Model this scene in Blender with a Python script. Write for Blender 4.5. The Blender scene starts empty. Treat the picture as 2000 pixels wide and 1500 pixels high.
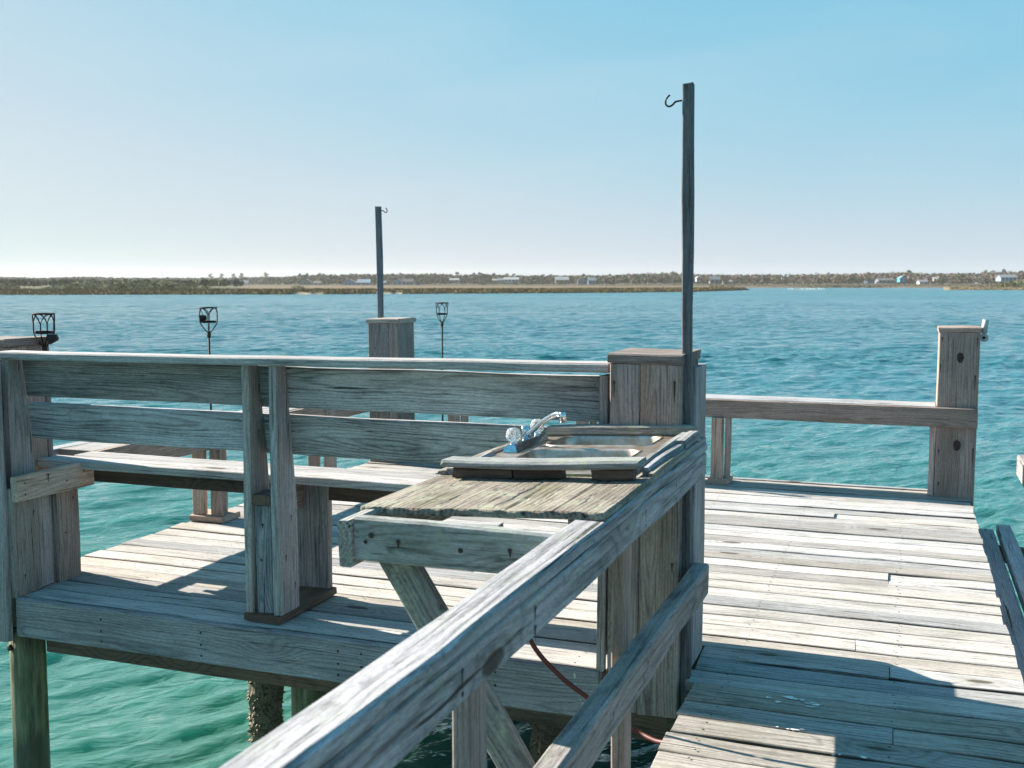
import bpy, bmesh, math, random
import numpy as np
from mathutils import Matrix, Vector
random.seed(7); np.random.seed(7)
S = bpy.context.scene
COL = S.collection
R = math.radians

# ------------------------------------------------------------------ camera, sky, sun, exposure
EYE = 1.5; F_PX = 2100.0; HOR = 553.0
PITCH = math.atan((750 - HOR) / F_PX)
YAW = math.atan(775 / math.hypot(F_PX, 750 - HOR))
cam = bpy.data.cameras.new('camera'); cam_o = bpy.data.objects.new('camera', cam); COL.objects.link(cam_o)
cam.sensor_width = 36; cam.lens = F_PX / 2000 * 36; cam.clip_start = .05; cam.clip_end = 9000
cam_o.location = (0, 0, EYE); cam_o.rotation_euler = (R(90) - PITCH, 0, YAW)
cam.dof.use_dof = True; cam.dof.focus_distance = 4.6; cam.dof.aperture_fstop = 7.0
S.camera = cam_o

SUN_V = Vector((-1.7, .30, 1.0)).normalized()
SUN_EL = math.asin(SUN_V.z); SUN_AZ = math.atan2(SUN_V.x, SUN_V.y)
W = bpy.data.worlds.new('World'); S.world = W; W.use_nodes = True
wn = W.node_tree.nodes; wl = W.node_tree.links
bg = wn['Background']; sky = wn.new('ShaderNodeTexSky'); sky.sky_type = 'NISHITA'; sky.sun_disc = False
sky.sun_elevation = SUN_EL; sky.sun_rotation = SUN_AZ
sky.air_density = 1.0; sky.dust_density = .6; sky.ozone_density = 2.2; sky.altitude = 0
bg.inputs['Strength'].default_value = .10
# one tone curve for the whole sky (thin bright haze: red rises slowly, blue stays even)
def _m(op, a, b):
    x = wn.new('ShaderNodeMath'); x.operation = op
    for i, v in enumerate((a, b)):
        if isinstance(v, (int, float)): x.inputs[i].default_value = v
        else: wl.new(v, x.inputs[i])
    return x.outputs[0]
sep_ = wn.new('ShaderNodeSeparateColor'); wl.new(sky.outputs[0], sep_.inputs[0]); com_ = wn.new('ShaderNodeCombineColor')
EXPO = 1.7; KS = 10 / 2 ** EXPO
_x = [_m('MULTIPLY', sep_.outputs[i], .1) for i in range(3)]
_r = _m('POWER', _x[0], 1.2); _sm = wn.new('ShaderNodeMath'); _sm.operation = 'SMOOTH_MIN'
wl.new(_m('DIVIDE', _m('MULTIPLY', _r, 1.93), _m('ADD', _m('MULTIPLY', _r, 1.2), 1.0)), _sm.inputs[0]); _sm.inputs[1].default_value = .63; _sm.inputs[2].default_value = .2
wl.new(_m('MULTIPLY', _sm.outputs[0], KS), com_.inputs[0])
_g = _m('POWER', _x[1], .5)
wl.new(_m('DIVIDE', _m('MULTIPLY', _g, 1.72 * KS), _m('ADD', _m('MULTIPLY', _g, 1.2), 1.0)), com_.inputs[1])
wl.new(_m('MULTIPLY', _m('POWER', _x[2], .09), .83 * KS), com_.inputs[2])
# thin streaks of high cirrus, everywhere in the sky
_tc = wn.new('ShaderNodeTexCoord'); _mp = wn.new('ShaderNodeMapping'); _mp.inputs['Scale'].default_value = (2.2, 2.2, 9); _mp.inputs['Rotation'].default_value = (.12, .05, .4)
_nz = wn.new('ShaderNodeTexNoise'); _nz.inputs['Scale'].default_value = 1.3; _nz.inputs['Detail'].default_value = 5; _nz.inputs['Distortion'].default_value = .6
wl.new(_tc.outputs['Generated'], _mp.inputs[0]); wl.new(_mp.outputs[0], _nz.inputs[0])
_mr = wn.new('ShaderNodeMapRange'); _mr.inputs[1].default_value = .45; _mr.inputs[2].default_value = .8; _mr.inputs[3].default_value = 0; _mr.inputs[4].default_value = .16; wl.new(_nz.outputs[0], _mr.inputs[0])
_mx = wn.new('ShaderNodeMix'); _mx.data_type = 'RGBA'; wl.new(_mr.outputs[0], _mx.inputs[0]); wl.new(com_.outputs[0], _mx.inputs[6]); _mx.inputs[7].default_value = (.78 * KS, .84 * KS, .87 * KS, 1)
wl.new(_mx.outputs[2], bg.inputs[0])
sl = bpy.data.lights.new('sun', 'SUN'); sl.energy = 5.0; sl.angle = R(.5); sl.color = (1, .91, .79)
so = bpy.data.objects.new('sun', sl); COL.objects.link(so); so.location = (-20, 5, 30)
so.rotation_euler = SUN_V.to_track_quat('Z', 'Y').to_euler()
vs = S.view_settings; vs.view_transform = 'Standard'; vs.look = 'None'; vs.gamma = 1; vs.use_curve_mapping = False
vs.exposure = EXPO

# ------------------------------------------------------------------ small helpers
CAMF = np.array([-math.sin(YAW) * math.cos(PITCH), math.cos(YAW) * math.cos(PITCH), -math.sin(PITCH)])
CAMR = np.array([math.cos(YAW), math.sin(YAW), 0.0])
def bearing(px):
    """ground direction (unit, world XY) of a column of the photograph, for surveying the far shore"""
    d = CAMF * F_PX + CAMR * (px - 1000); v = np.array([d[0], d[1]]); return v / np.linalg.norm(v)
def shore_pt(px, dist, z):
    """place at ground distance dist (measured along the view axis)"""
    b = bearing(px); k = dist / (b @ np.array([-math.sin(YAW), math.cos(YAW)])); return (b[0] * k, b[1] * k, z)

def tag(o, label=None, cat=None, group=None, kind=None):
    if label: o['label'] = label
    if cat: o['category'] = cat
    if group: o['group'] = group
    if kind: o['kind'] = kind
    return o
def empty(name, loc, label=None, cat=None, group=None, kind=None, rot=(0, 0, 0)):
    o = bpy.data.objects.new(name, None); COL.objects.link(o); o.location = loc; o.rotation_euler = rot
    o.empty_display_size = .1
    return tag(o, label, cat, group, kind)
def link(name, me, mat, parent=None, loc=(0, 0, 0), local=False, mat3=None):
    o = bpy.data.objects.new(name, me); COL.objects.link(o)
    if mat and not me.materials: me.materials.append(mat)
    l = Vector(loc)
    if parent is not None:
        o.parent = parent
        if not local:
            p = parent
            while p is not None: l = l - p.location; p = p.parent
    if mat3 is not None:
        M = mat3.to_4x4(); M.translation = l; o.matrix_basis = M
    else: o.location = l
    return o
def bm_obj(name, bm, mat, parent=None, loc=(0, 0, 0), local=False, smooth=False):
    me = bpy.data.meshes.new(name); bmesh.ops.recalc_face_normals(bm, faces=bm.faces[:]); bm.to_mesh(me); bm.free()
    if smooth: me.polygons.foreach_set('use_smooth', [True] * len(me.polygons))
    return link(name, me, mat, parent, loc, local)
def raw_mesh(name, v, f, tint=None, smooth=False):
    """numpy verts / equal sized faces -> mesh, optional per-vertex colour of the thing itself"""
    v = np.asarray(v, np.float32); f = np.asarray(f, np.int32); me = bpy.data.meshes.new(name)
    n = f.shape[1]
    me.vertices.add(len(v)); me.vertices.foreach_set('co', v.ravel())
    me.loops.add(f.size); me.loops.foreach_set('vertex_index', f.ravel())
    me.polygons.add(len(f)); me.polygons.foreach_set('loop_start', np.arange(0, f.size, n, dtype=np.int32))
    me.polygons.foreach_set('loop_total', np.full(len(f), n, np.int32))
    me.update(calc_edges=True)
    if smooth: me.polygons.foreach_set('use_smooth', np.ones(len(f), bool))
    if tint is not None:
        a = me.color_attributes.new('tint', 'FLOAT_COLOR', 'POINT')
        t = np.ones((len(v), 4), np.float32); t[:, :3] = tint; a.data.foreach_set('color', t.ravel())
    me.validate()
    return me

# ------------------------------------------------------------------ node helper
class NT:
    def __init__(s, name):
        s.m = bpy.data.materials.new(name); s.m.use_nodes = True; s.t = s.m.node_tree
        s.b = s.t.nodes['Principled BSDF']; s.out = s.t.nodes['Material Output']
    def n(s, typ, **kw):
        x = s.t.nodes.new(typ)
        for k, v in kw.items(): setattr(x, k, v)
        return x
    def put(s, sock, v):
        if isinstance(v, bpy.types.NodeSocket): s.t.links.new(v, sock)
        elif v is not None: sock.default_value = v
    def math(s, op, a, b=None, c=None, clamp=False):
        x = s.n('ShaderNodeMath', operation=op, use_clamp=clamp)
        for i, v in enumerate((a, b, c)): s.put(x.inputs[i], v) if v is not None else None
        return x.outputs[0]
    def vec(s, op, a, b=None, scale=None):
        x = s.n('ShaderNodeVectorMath', operation=op); s.put(x.inputs[0], a)
        if b is not None: s.put(x.inputs[1], b)
        if scale is not None: s.put(x.inputs['Scale'], scale)
        return x.outputs['Value'] if op in ('LENGTH', 'DISTANCE') else x.outputs[0]
    def noise(s, v, scale=1, detail=2, rough=.5, dist=0):
        x = s.n('ShaderNodeTexNoise'); s.put(x.inputs['Vector'], v); x.inputs['Scale'].default_value = scale
        x.inputs['Detail'].default_value = detail; x.inputs['Roughness'].default_value = rough; x.inputs['Distortion'].default_value = dist
        return x.outputs[0]
    def ramp(s, v, lo, hi, a=0., b=1., smooth=False):
        x = s.n('ShaderNodeMapRange', interpolation_type='SMOOTHSTEP' if smooth else 'LINEAR')
        s.put(x.inputs[0], v); x.inputs[1].default_value = lo; x.inputs[2].default_value = hi; x.inputs[3].default_value = a; x.inputs[4].default_value = b
        return x.outputs[0]
    def mix(s, f, a, b, mode='MIX'):
        x = s.n('ShaderNodeMix', data_type='RGBA', blend_type=mode)
        s.put(x.inputs[0], f)
        for i, v in ((6, a), (7, b)): s.put(x.inputs[i], v if isinstance(v, bpy.types.NodeSocket) else (*v, 1))
        return x.outputs[2]
    def bump(s, h, strength, dist):
        x = s.n('ShaderNodeBump'); s.put(x.inputs['Height'], h); x.inputs['Strength'].default_value = strength; x.inputs['Distance'].default_value = dist
        s.t.links.new(x.outputs[0], s.b.inputs['Normal'])

def wood(name, dark, light, ring=.012, crack=.66, lichen=0., lichen_col=(.34, .37, .27), moss=0., blotch=.5, rough=.85, spots=.0, brown=0., deep=1., tone=.35, edge=0., ringw=.24):
    n = NT(name); dark = tuple(x * k for x, k in zip(dark, (1.33, 1.40, 1.55))); light = tuple(x * k for x, k in zip(light, (1.26, 1.32, 1.46)))
    tc = n.n('ShaderNodeTexCoord').outputs['Object']; rnd = n.n('ShaderNodeObjectInfo').outputs['Random']
    off = n.vec('SCALE', (31.7, 17.3, 9.1), scale=rnd)
    P = n.vec('ADD', tc, off)
    st = lambda a, b, c: n.vec('MULTIPLY', P, (a, b, c))
    sep = n.n('ShaderNodeSeparateXYZ'); n.put(sep.inputs[0], tc)
    r2 = n.math('FRACT', n.math('MULTIPLY', rnd, 17.13)); r3 = n.math('FRACT', n.math('MULTIPLY', rnd, 53.7))
    # annual rings of a log whose axis wanders along the board
    wob = n.noise(st(1.1, .0, .0), 1, 2); wob2 = n.noise(st(.8, 0, 3.), 1, 1)
    yc = n.math('ADD', n.math('MULTIPLY', n.math('SUBTRACT', r2, .5), .12), n.math('MULTIPLY', n.math('SUBTRACT', wob, .5), .10))
    zc = n.math('ADD', n.math('MULTIPLY', r3, -.06), n.math('MULTIPLY', n.math('SUBTRACT', wob2, .62), .12))
    dy = n.math('SUBTRACT', sep.outputs[1], yc); dz = n.math('SUBTRACT', sep.outputs[2], zc)
    rad = n.math('SQRT', n.math('ADD', n.math('MULTIPLY', dy, dy), n.math('MULTIPLY', dz, dz)))
    warp = n.noise(st(2.2, 9, 9), 1, 3, .55)
    # knots, only in some cells
    vo = n.n('ShaderNodeTexVoronoi'); n.put(vo.inputs['Vector'], st(1.9, 5.5, 5.5)); vo.inputs['Scale'].default_value = 1
    kd = vo.outputs['Distance']; kc = n.n('ShaderNodeSeparateColor'); n.put(kc.inputs[0], vo.outputs['Color'])
    has = n.math('GREATER_THAN', kc.outputs[0], .68)
    kinf = n.math('MULTIPLY', n.ramp(kd, .0, .45, 1, 0, True), has)
    kmask = n.math('MULTIPLY', n.ramp(kd, .09, .13, 1, 0, True), has)
    ph = n.math('ADD', n.math('ADD', rad, n.math('MULTIPLY', warp, .018)), n.math('MULTIPLY', kinf, .05))
    ringv = n.math('SINE', n.math('MULTIPLY', ph, 2 * math.pi / ring))
    ringv = n.math('SUBTRACT', 1., n.math('POWER', n.math('MULTIPLY_ADD', ringv, .5, .5), 2.6))
    fib = n.noise(st(7, 120, 120), 1, 2, .65)
    fib2 = n.noise(st(1.1, 75, 75), 1, 3, .6)
    blo = n.noise(st(1.9, 6, 6), 1, 5, .66)
    v = n.math('ADD', n.math('MULTIPLY', ringv, ringw), n.math('MULTIPLY', n.ramp(fib, .34, .66), .20))
    v = n.math('ADD', v, n.math('MULTIPLY', n.ramp(fib2, .34, .66), .20))
    v = n.math('ADD', v, n.math('MULTIPLY', n.ramp(blo, .3, .7), blotch * .6))
    v = n.math('MULTIPLY_ADD', n.math('SUBTRACT', v, blotch * .3 + .20 + ringw * .75), 1.25, .5, clamp=True)
    c = n.mix(v, dark, light)
    hue = n.noise(st(.9, 4, 4), 1.3, 2)
    if brown: c = n.mix(n.math('MULTIPLY', n.ramp(hue, .45, .65), brown), c, (.19, .12, .08), 'MIX')
    bt = n.ramp(n.math('FRACT', n.math('MULTIPLY', rnd, 7.77)), 0, 1, 1 - tone, 1 + tone * .55)
    c = n.vec('SCALE', c, scale=bt)
    c = n.vec('MULTIPLY', c, n.mix(n.math('FRACT', n.math('MULTIPLY', rnd, 91.3)), (1.07, 1.0, .92), (.97, 1.0, 1.03)))
    grit = n.noise(st(55, 230, 230), 1, 2, .7)
    c = n.vec('SCALE', c, scale=n.ramp(grit, .3, .7, .78, 1.2))
    crk = n.noise(st(1.3, 40, 40), 1, 4, .62); crm = n.ramp(crk, crack + .015, crack + .035, 0, 1)
    ck2 = n.noise(st(2.4, 85, 85), 1, 3, .6); c = n.mix(n.ramp(ck2, .60, .66, 0, .6), c, (.03, .027, .025))
    c = n.mix(n.math('MULTIPLY', crm, .9), c, (.018, .016, .015))
    c = n.mix(n.math('MULTIPLY', kinf, .3), c, (.12, .09, .065))
    c = n.mix(n.math('MULTIPLY', kmask, .85), c, (.045, .028, .02))
    if spots:
        sp = n.noise(st(14, 26, 26), 1, 3, .7); c = n.mix(n.math('MULTIPLY', n.ramp(sp, .58, .72), spots), c, (.06, .055, .05))
    if moss:
        mo = n.noise(st(3, 5, 5), 1, 4, .6); c = n.mix(n.math('MULTIPLY', n.ramp(mo, .5, .72), moss), c, (.095, .10, .03))
    if lichen:
        l1 = n.noise(st(9, 11, 11), 1, 5, .65); l2 = n.noise(st(50, 55, 55), 1, 2)
        lm = n.math('MULTIPLY', n.ramp(l1, .5, .62), n.ramp(l2, .35, .55)); c = n.mix(n.math('MULTIPLY', lm, lichen), c, lichen_col)
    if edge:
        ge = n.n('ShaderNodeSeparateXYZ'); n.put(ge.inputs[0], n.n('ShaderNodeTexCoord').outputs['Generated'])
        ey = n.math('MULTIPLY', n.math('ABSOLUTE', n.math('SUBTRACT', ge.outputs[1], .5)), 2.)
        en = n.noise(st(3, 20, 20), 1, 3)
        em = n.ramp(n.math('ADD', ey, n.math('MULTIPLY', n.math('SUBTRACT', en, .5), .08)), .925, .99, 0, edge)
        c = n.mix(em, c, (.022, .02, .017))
    n.put(n.b.inputs['Base Color'], c); n.b.inputs['Roughness'].default_value = rough
    n.b.inputs['Specular IOR Level'].default_value = .25
    h = n.math('SUBTRACT', n.math('ADD', n.math('MULTIPLY', ringv, .15), n.math('MULTIPLY', fib2, .9)), n.math('MULTIPLY', crm, 1.3))
    h = n.math('ADD', n.math('SUBTRACT', h, n.math('MULTIPLY', kmask, .5)), n.math('MULTIPLY', grit, .35))
    n.bump(h, .55 * deep, .0035)
    return n.m

def plain(name, col, rough=.5, metal=0., noise=0., nscale=20, spec=.5, col2=None, bump=0.):
    n = NT(name); n.b.inputs['Roughness'].default_value = rough; n.b.inputs['Metallic'].default_value = metal
    n.b.inputs['Specular IOR Level'].default_value = spec
    if noise:
        tc = n.n('ShaderNodeTexCoord').outputs['Object']
        x = n.noise(tc, nscale, 5, .65)
        n.put(n.b.inputs['Base Color'], n.mix(n.ramp(x, .5 - noise * .3, .5 + noise * .3), col, col2 or tuple(c * .4 for c in col)))
        if bump: n.bump(x, bump, .01)
    else: n.b.inputs['Base Color'].default_value = (*col, 1)
    return n.m
def tinted(name, rough=.9, var=.35, scale=.8):
    """foliage / grass: colour comes with the plant (attribute), broken up by noise"""
    n = NT(name); a = n.n('ShaderNodeVertexColor', layer_name='tint').outputs[0]
    g = n.n('ShaderNodeNewGeometry').outputs['Position']
    x = n.noise(g, scale, 3, .6)
    c = n.vec('SCALE', a, scale=n.ramp(x, .25, .75, 1 - var, 1 + var))
    n.put(n.b.inputs['Base Color'], c); n.b.inputs['Roughness'].default_value = rough; n.b.inputs['Specular IOR Level'].default_value = .1
    return n.m

M = {}
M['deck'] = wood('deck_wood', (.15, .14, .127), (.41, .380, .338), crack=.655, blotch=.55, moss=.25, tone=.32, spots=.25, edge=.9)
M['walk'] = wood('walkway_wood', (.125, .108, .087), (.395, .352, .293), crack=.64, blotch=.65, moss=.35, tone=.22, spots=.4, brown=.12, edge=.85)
M['bench'] = wood('bench_wood', (.085, .078, .076), (.44, .415, .40), ring=.0095, ringw=.25, crack=.66, blotch=.85, spots=.4, brown=.12)
M['seat'] = wood('seat_wood', (.13, .122, .112), (.35, .337, .315), crack=.66, blotch=.55, tone=.2)
M['upright'] = wood('upright_wood', (.12, .105, .092), (.37, .328, .292), ring=.011, crack=.66, blotch=.65, brown=.25, spots=.25)
M['pillar'] = wood('pillar_wood', (.085, .068, .058), (.30, .25, .215), ring=.010, ringw=.24, crack=.66, blotch=.75, brown=.35)
M['brown'] = wood('brown_grey_wood', (.165, .122, .095), (.43, .325, .26), ring=.012, crack=.665, blotch=.65, brown=.4)
M['rail'] = wood('rail_wood', (.085, .08, .075), (.32, .30, .285), ring=.02, crack=.635, blotch=.75, lichen=.35, lichen_col=(.24, .27, .2), spots=.5, deep=1.3)
M['mossy'] = wood('mossy_wood', (.09, .086, .076), (.31, .30, .272), crack=.64, blotch=.75, lichen=.75, lichen_col=(.25, .28, .21), moss=.25, spots=.7, deep=1.3)
M['ply'] = wood('split_plywood', (.055, .044, .033), (.275, .238, .185), ring=.014, crack=.60, blotch=1.1, lichen=.35, moss=.5, spots=.7, deep=1.5)
M['brace'] = wood('lichen_wood', (.06, .055, .05), (.24, .235, .2), crack=.65, lichen=.9, lichen_col=(.28, .30, .23), spots=.95, blotch=.8)
M['fascia'] = wood('fascia_wood', (.125, .125, .130), (.37, .368, .37), ring=.011, ringw=.26, crack=.66, blotch=.65, brown=.12)
M['under'] = wood('damp_beam_and_gap_shade_wood', (.03, .022, .017), (.12, .085, .062), crack=.7, blotch=.6, brown=.35, rough=.7)
M['ramp'] = wood('ramp_wood', (.14, .135, .13), (.38, .37, .36), crack=.65, blotch=.6)
M['pole'] = wood('pole_wood', (.05, .05, .052), (.17, .17, .175), ring=.012, crack=.69, blotch=.4)
M['iron'] = plain('black_iron', (.014, .012, .015), .7, 0, spec=.2)
M['rust'] = plain('rusty_iron', (.03, .018, .015), .7, .2, .8, 60, col2=(.012, .01, .01))
M['nail'] = plain('rusted_nail', (.035, .022, .016), .8)
M['chrome'] = plain('chrome', (.80, .81, .83), .10, 1., .4, 90, col2=(.55, .56, .58))
M['steel'] = plain('stained_steel', (.60, .57, .53), .36, .8, .7, 16, col2=(.30, .17, .09))
M['pvc'] = plain('grey_plastic_pipe', (.40, .40, .40), .5)
M['white'] = plain('white_paint', (.78, .78, .76), .6, 0, .3, 40, col2=(.6, .6, .58))
M['hose'] = plain('red_rubber_hose', (.08, .012, .008), .55)
M['drop'] = plain('bird_dropping', (.72, .72, .68), .9)
M['crystal'] = NT('clear_acrylic').m
cb = M['crystal'].node_tree.nodes['Principled BSDF']; cb.inputs['Base Color'].default_value = (.95, .97, .98, 1)
cb.inputs['Roughness'].default_value = .08; cb.inputs['Transmission Weight'].default_value = .75; cb.inputs['IOR'].default_value = 1.45

def piling_mat():
    n = NT('treated_piling'); tc = n.n('ShaderNodeTexCoord').outputs['Object']
    sep = n.n('ShaderNodeSeparateXYZ'); n.put(sep.inputs[0], tc); z = sep.outputs[2]
    g = n.noise(n.vec('MULTIPLY', tc, (40, 40, 3.5)), 1, 5, .65); b = n.noise(tc, 5, 4)
    c = n.mix(n.ramp(g, .32, .68), (.03, .032, .018), (.25, .25, .14)); c = n.mix(n.math('MULTIPLY', n.ramp(b, .46, .6), .75), c, (.045, .12, .045))
    wet = n.ramp(n.math('ADD', z, n.math('MULTIPLY', g, .14)), -.70, -.60, 1, 0)
    c = n.mix(n.math('MULTIPLY', wet, .8), c, (.035, .032, .022))
    n.put(n.b.inputs['Base Color'], c); n.put(n.b.inputs['Roughness'], n.ramp(wet, 0, 1, .85, .35)); n.bump(g, .9, .012); return n.m
M['piling'] = piling_mat()
M['barnacle'] = plain('barnacle_crust', (.035, .03, .02), .8, 0, 1.0, 70, col2=(.26, .22, .14), bump=.8)
M['shell'] = plain('barnacle_shell', (.20, .17, .11), .7, 0, 1.0, 45, col2=(.035, .03, .02))
M['foliage'] = tinted('foliage'); M['marsh'] = tinted('marsh_grass', var=.3, scale=.25)
M['bark'] = plain('bark', (.10, .085, .07), .95, 0, .6, 3)
M['gull'] = plain('white_feathers', (.75, .75, .74), .9)

# ------------------------------------------------------------------ planks
def plank_mesh(name, L, w, t, seg=None, seed=0, ch=.004, rough=1., prof=None, bow=0., twist=0.):
    rg = random.Random(seed); seg = seg or max(3, min(10, int(L / .3) + 2))
    c = min(ch, t * .3, w * .3); vs_, fs = [], []
    ph = [rg.uniform(0, 6.28) for _ in range(6)]
    for i in range(seg + 1):
        u = i / seg; x = -L / 2 + L * u
        y0, y1 = (-w / 2, w / 2) if prof is None else prof(u)
        wy = rough * .0016 * math.sin(x * 5.1 + ph[0]) + rough * .0010 * math.sin(x * 17 + ph[1]); wy2 = rough * .0016 * math.sin(x * 6.3 + ph[2]) + rough * .001 * math.sin(x * 21 + ph[5])
        wz = rough * .0011 * math.sin(x * 7.7 + ph[3]); b = bow * math.sin(math.pi * u) + rough * .002 * math.sin(u * 5 + ph[4])
        y0 += wy; y1 += wy2; z0, z1 = -t / 2 + b, t / 2 + b + wz
        ring = [(y0 + c, z0), (y1 - c, z0), (y1, z0 + c), (y1, z1 - c), (y1 - c, z1), (y0 + c, z1), (y0, z1 - c), (y0, z0 + c)]
        tw = twist * (u - .5)
        for (y, z) in ring:
            dx = rg.uniform(-.0035, .0035) * rough if i in (0, seg) else 0
            vs_.append((x + dx, y, z + tw * y))
    for i in range(seg):
        for k in range(8):
            a, b2 = i * 8 + k, i * 8 + (k + 1) % 8; fs.append((a, a + 8, b2 + 8, b2))
    fs.append(tuple(range(8))); fs.append(tuple(seg * 8 + k for k in range(7, -1, -1)))
    me = bpy.data.meshes.new(name); me.from_pydata(vs_, [], fs); me.update(); return me
_seed = [100]
def plank(name, box, mat, parent=None, axis=None, local=False, prof=None, label=None, **kw):
    """one board filling box=(x0,x1,y0,y1,z0,z1); the grain runs along its longest side"""
    x0, x1, y0, y1, z0, z1 = box; d = [x1 - x0, y1 - y0, z1 - z0]
    ax = 'xyz'.index(axis) if axis else max(range(3), key=lambda i: d[i])
    rest = [i for i in range(3) if i != ax]; wy = max(rest, key=lambda i: d[i]); tz = [i for i in rest if i != wy][0]
    _seed[0] += 1
    me = plank_mesh(name, d[ax], d[wy], d[tz], seed=_seed[0], prof=prof, **kw)
    E = np.eye(3); cx, cy = Vector(E[ax]), Vector(E[wy]); cz = Vector(E[tz])
    if cx.cross(cy).dot(cz) < 0: cz = -cz
    m3 = Matrix((cx, cy, cz)).transposed()
    o = link(name, me, M[mat], parent, ((x0 + x1) / 2, (y0 + y1) / 2, (z0 + z1) / 2), local, m3)
    if label: o['label'] = label
    return o
def beam(name, a, b, w, t, mat, parent=None, up=(0, 0, 1), local=False, **kw):
    """a board from a to b; w is measured along up, t across"""
    a, b = Vector(a), Vector(b); cx = (b - a).normalized(); cy = Vector(up) - cx * cx.dot(Vector(up)); cy.normalize(); cz = cx.cross(cy)
    _seed[0] += 1
    me = plank_mesh(name, (b - a).length, w, t, seed=_seed[0], **kw)
    return link(name, me, M[mat], parent, (a + b) / 2, local, Matrix((cx, cy, cz)).transposed())
def tube(bm, pts, r, seg=6, cap=True, radii=None):
    pts = [Vector(p) for p in pts]; rings = []
    for i, p in enumerate(pts):
        d = (pts[min(i + 1, len(pts) - 1)] - pts[max(i - 1, 0)]).normalized()
        a = Vector((0, 0, 1)) if abs(d.z) < .9 else Vector((1, 0, 0)); u = d.cross(a).normalized(); v = d.cross(u)
        rr = radii[i] if radii else r
        rings.append([bm.verts.new(p + (u * math.cos(6.28318 * k / seg) + v * math.sin(6.28318 * k / seg)) * rr) for k in range(seg)])
    for A, B in zip(rings, rings[1:]):
        for k in range(seg): bm.faces.new((A[k], A[(k + 1) % seg], B[(k + 1) % seg], B[k]))
    if cap: bm.faces.new(rings[0][::-1]); bm.faces.new(rings[-1])
def tube_obj(name, pts, r, mat, parent=None, seg=6, local=False, radii=None, smooth=True):
    bm = bmesh.new(); o = Vector(pts[0]) if not local else Vector((0, 0, 0))
    tube(bm, [Vector(p) - o for p in pts], r, seg, radii=radii)
    return bm_obj(name, bm, M[mat], parent, o, local, smooth)
def spline(pts, n=8):
    P = [Vector(p) for p in pts]; out = []
    for i in range(len(P) - 1):
        a, b, c, d = P[max(i - 1, 0)], P[i], P[i + 1], P[min(i + 2, len(P) - 1)]
        for k in range(n):
            t = k / n; out.append(.5 * ((2 * b) + (c - a) * t + (2 * a - 5 * b + 4 * c - d) * t * t + (3 * b - a - 3 * c + d) * t ** 3))
    return out + [P[-1]]

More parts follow.
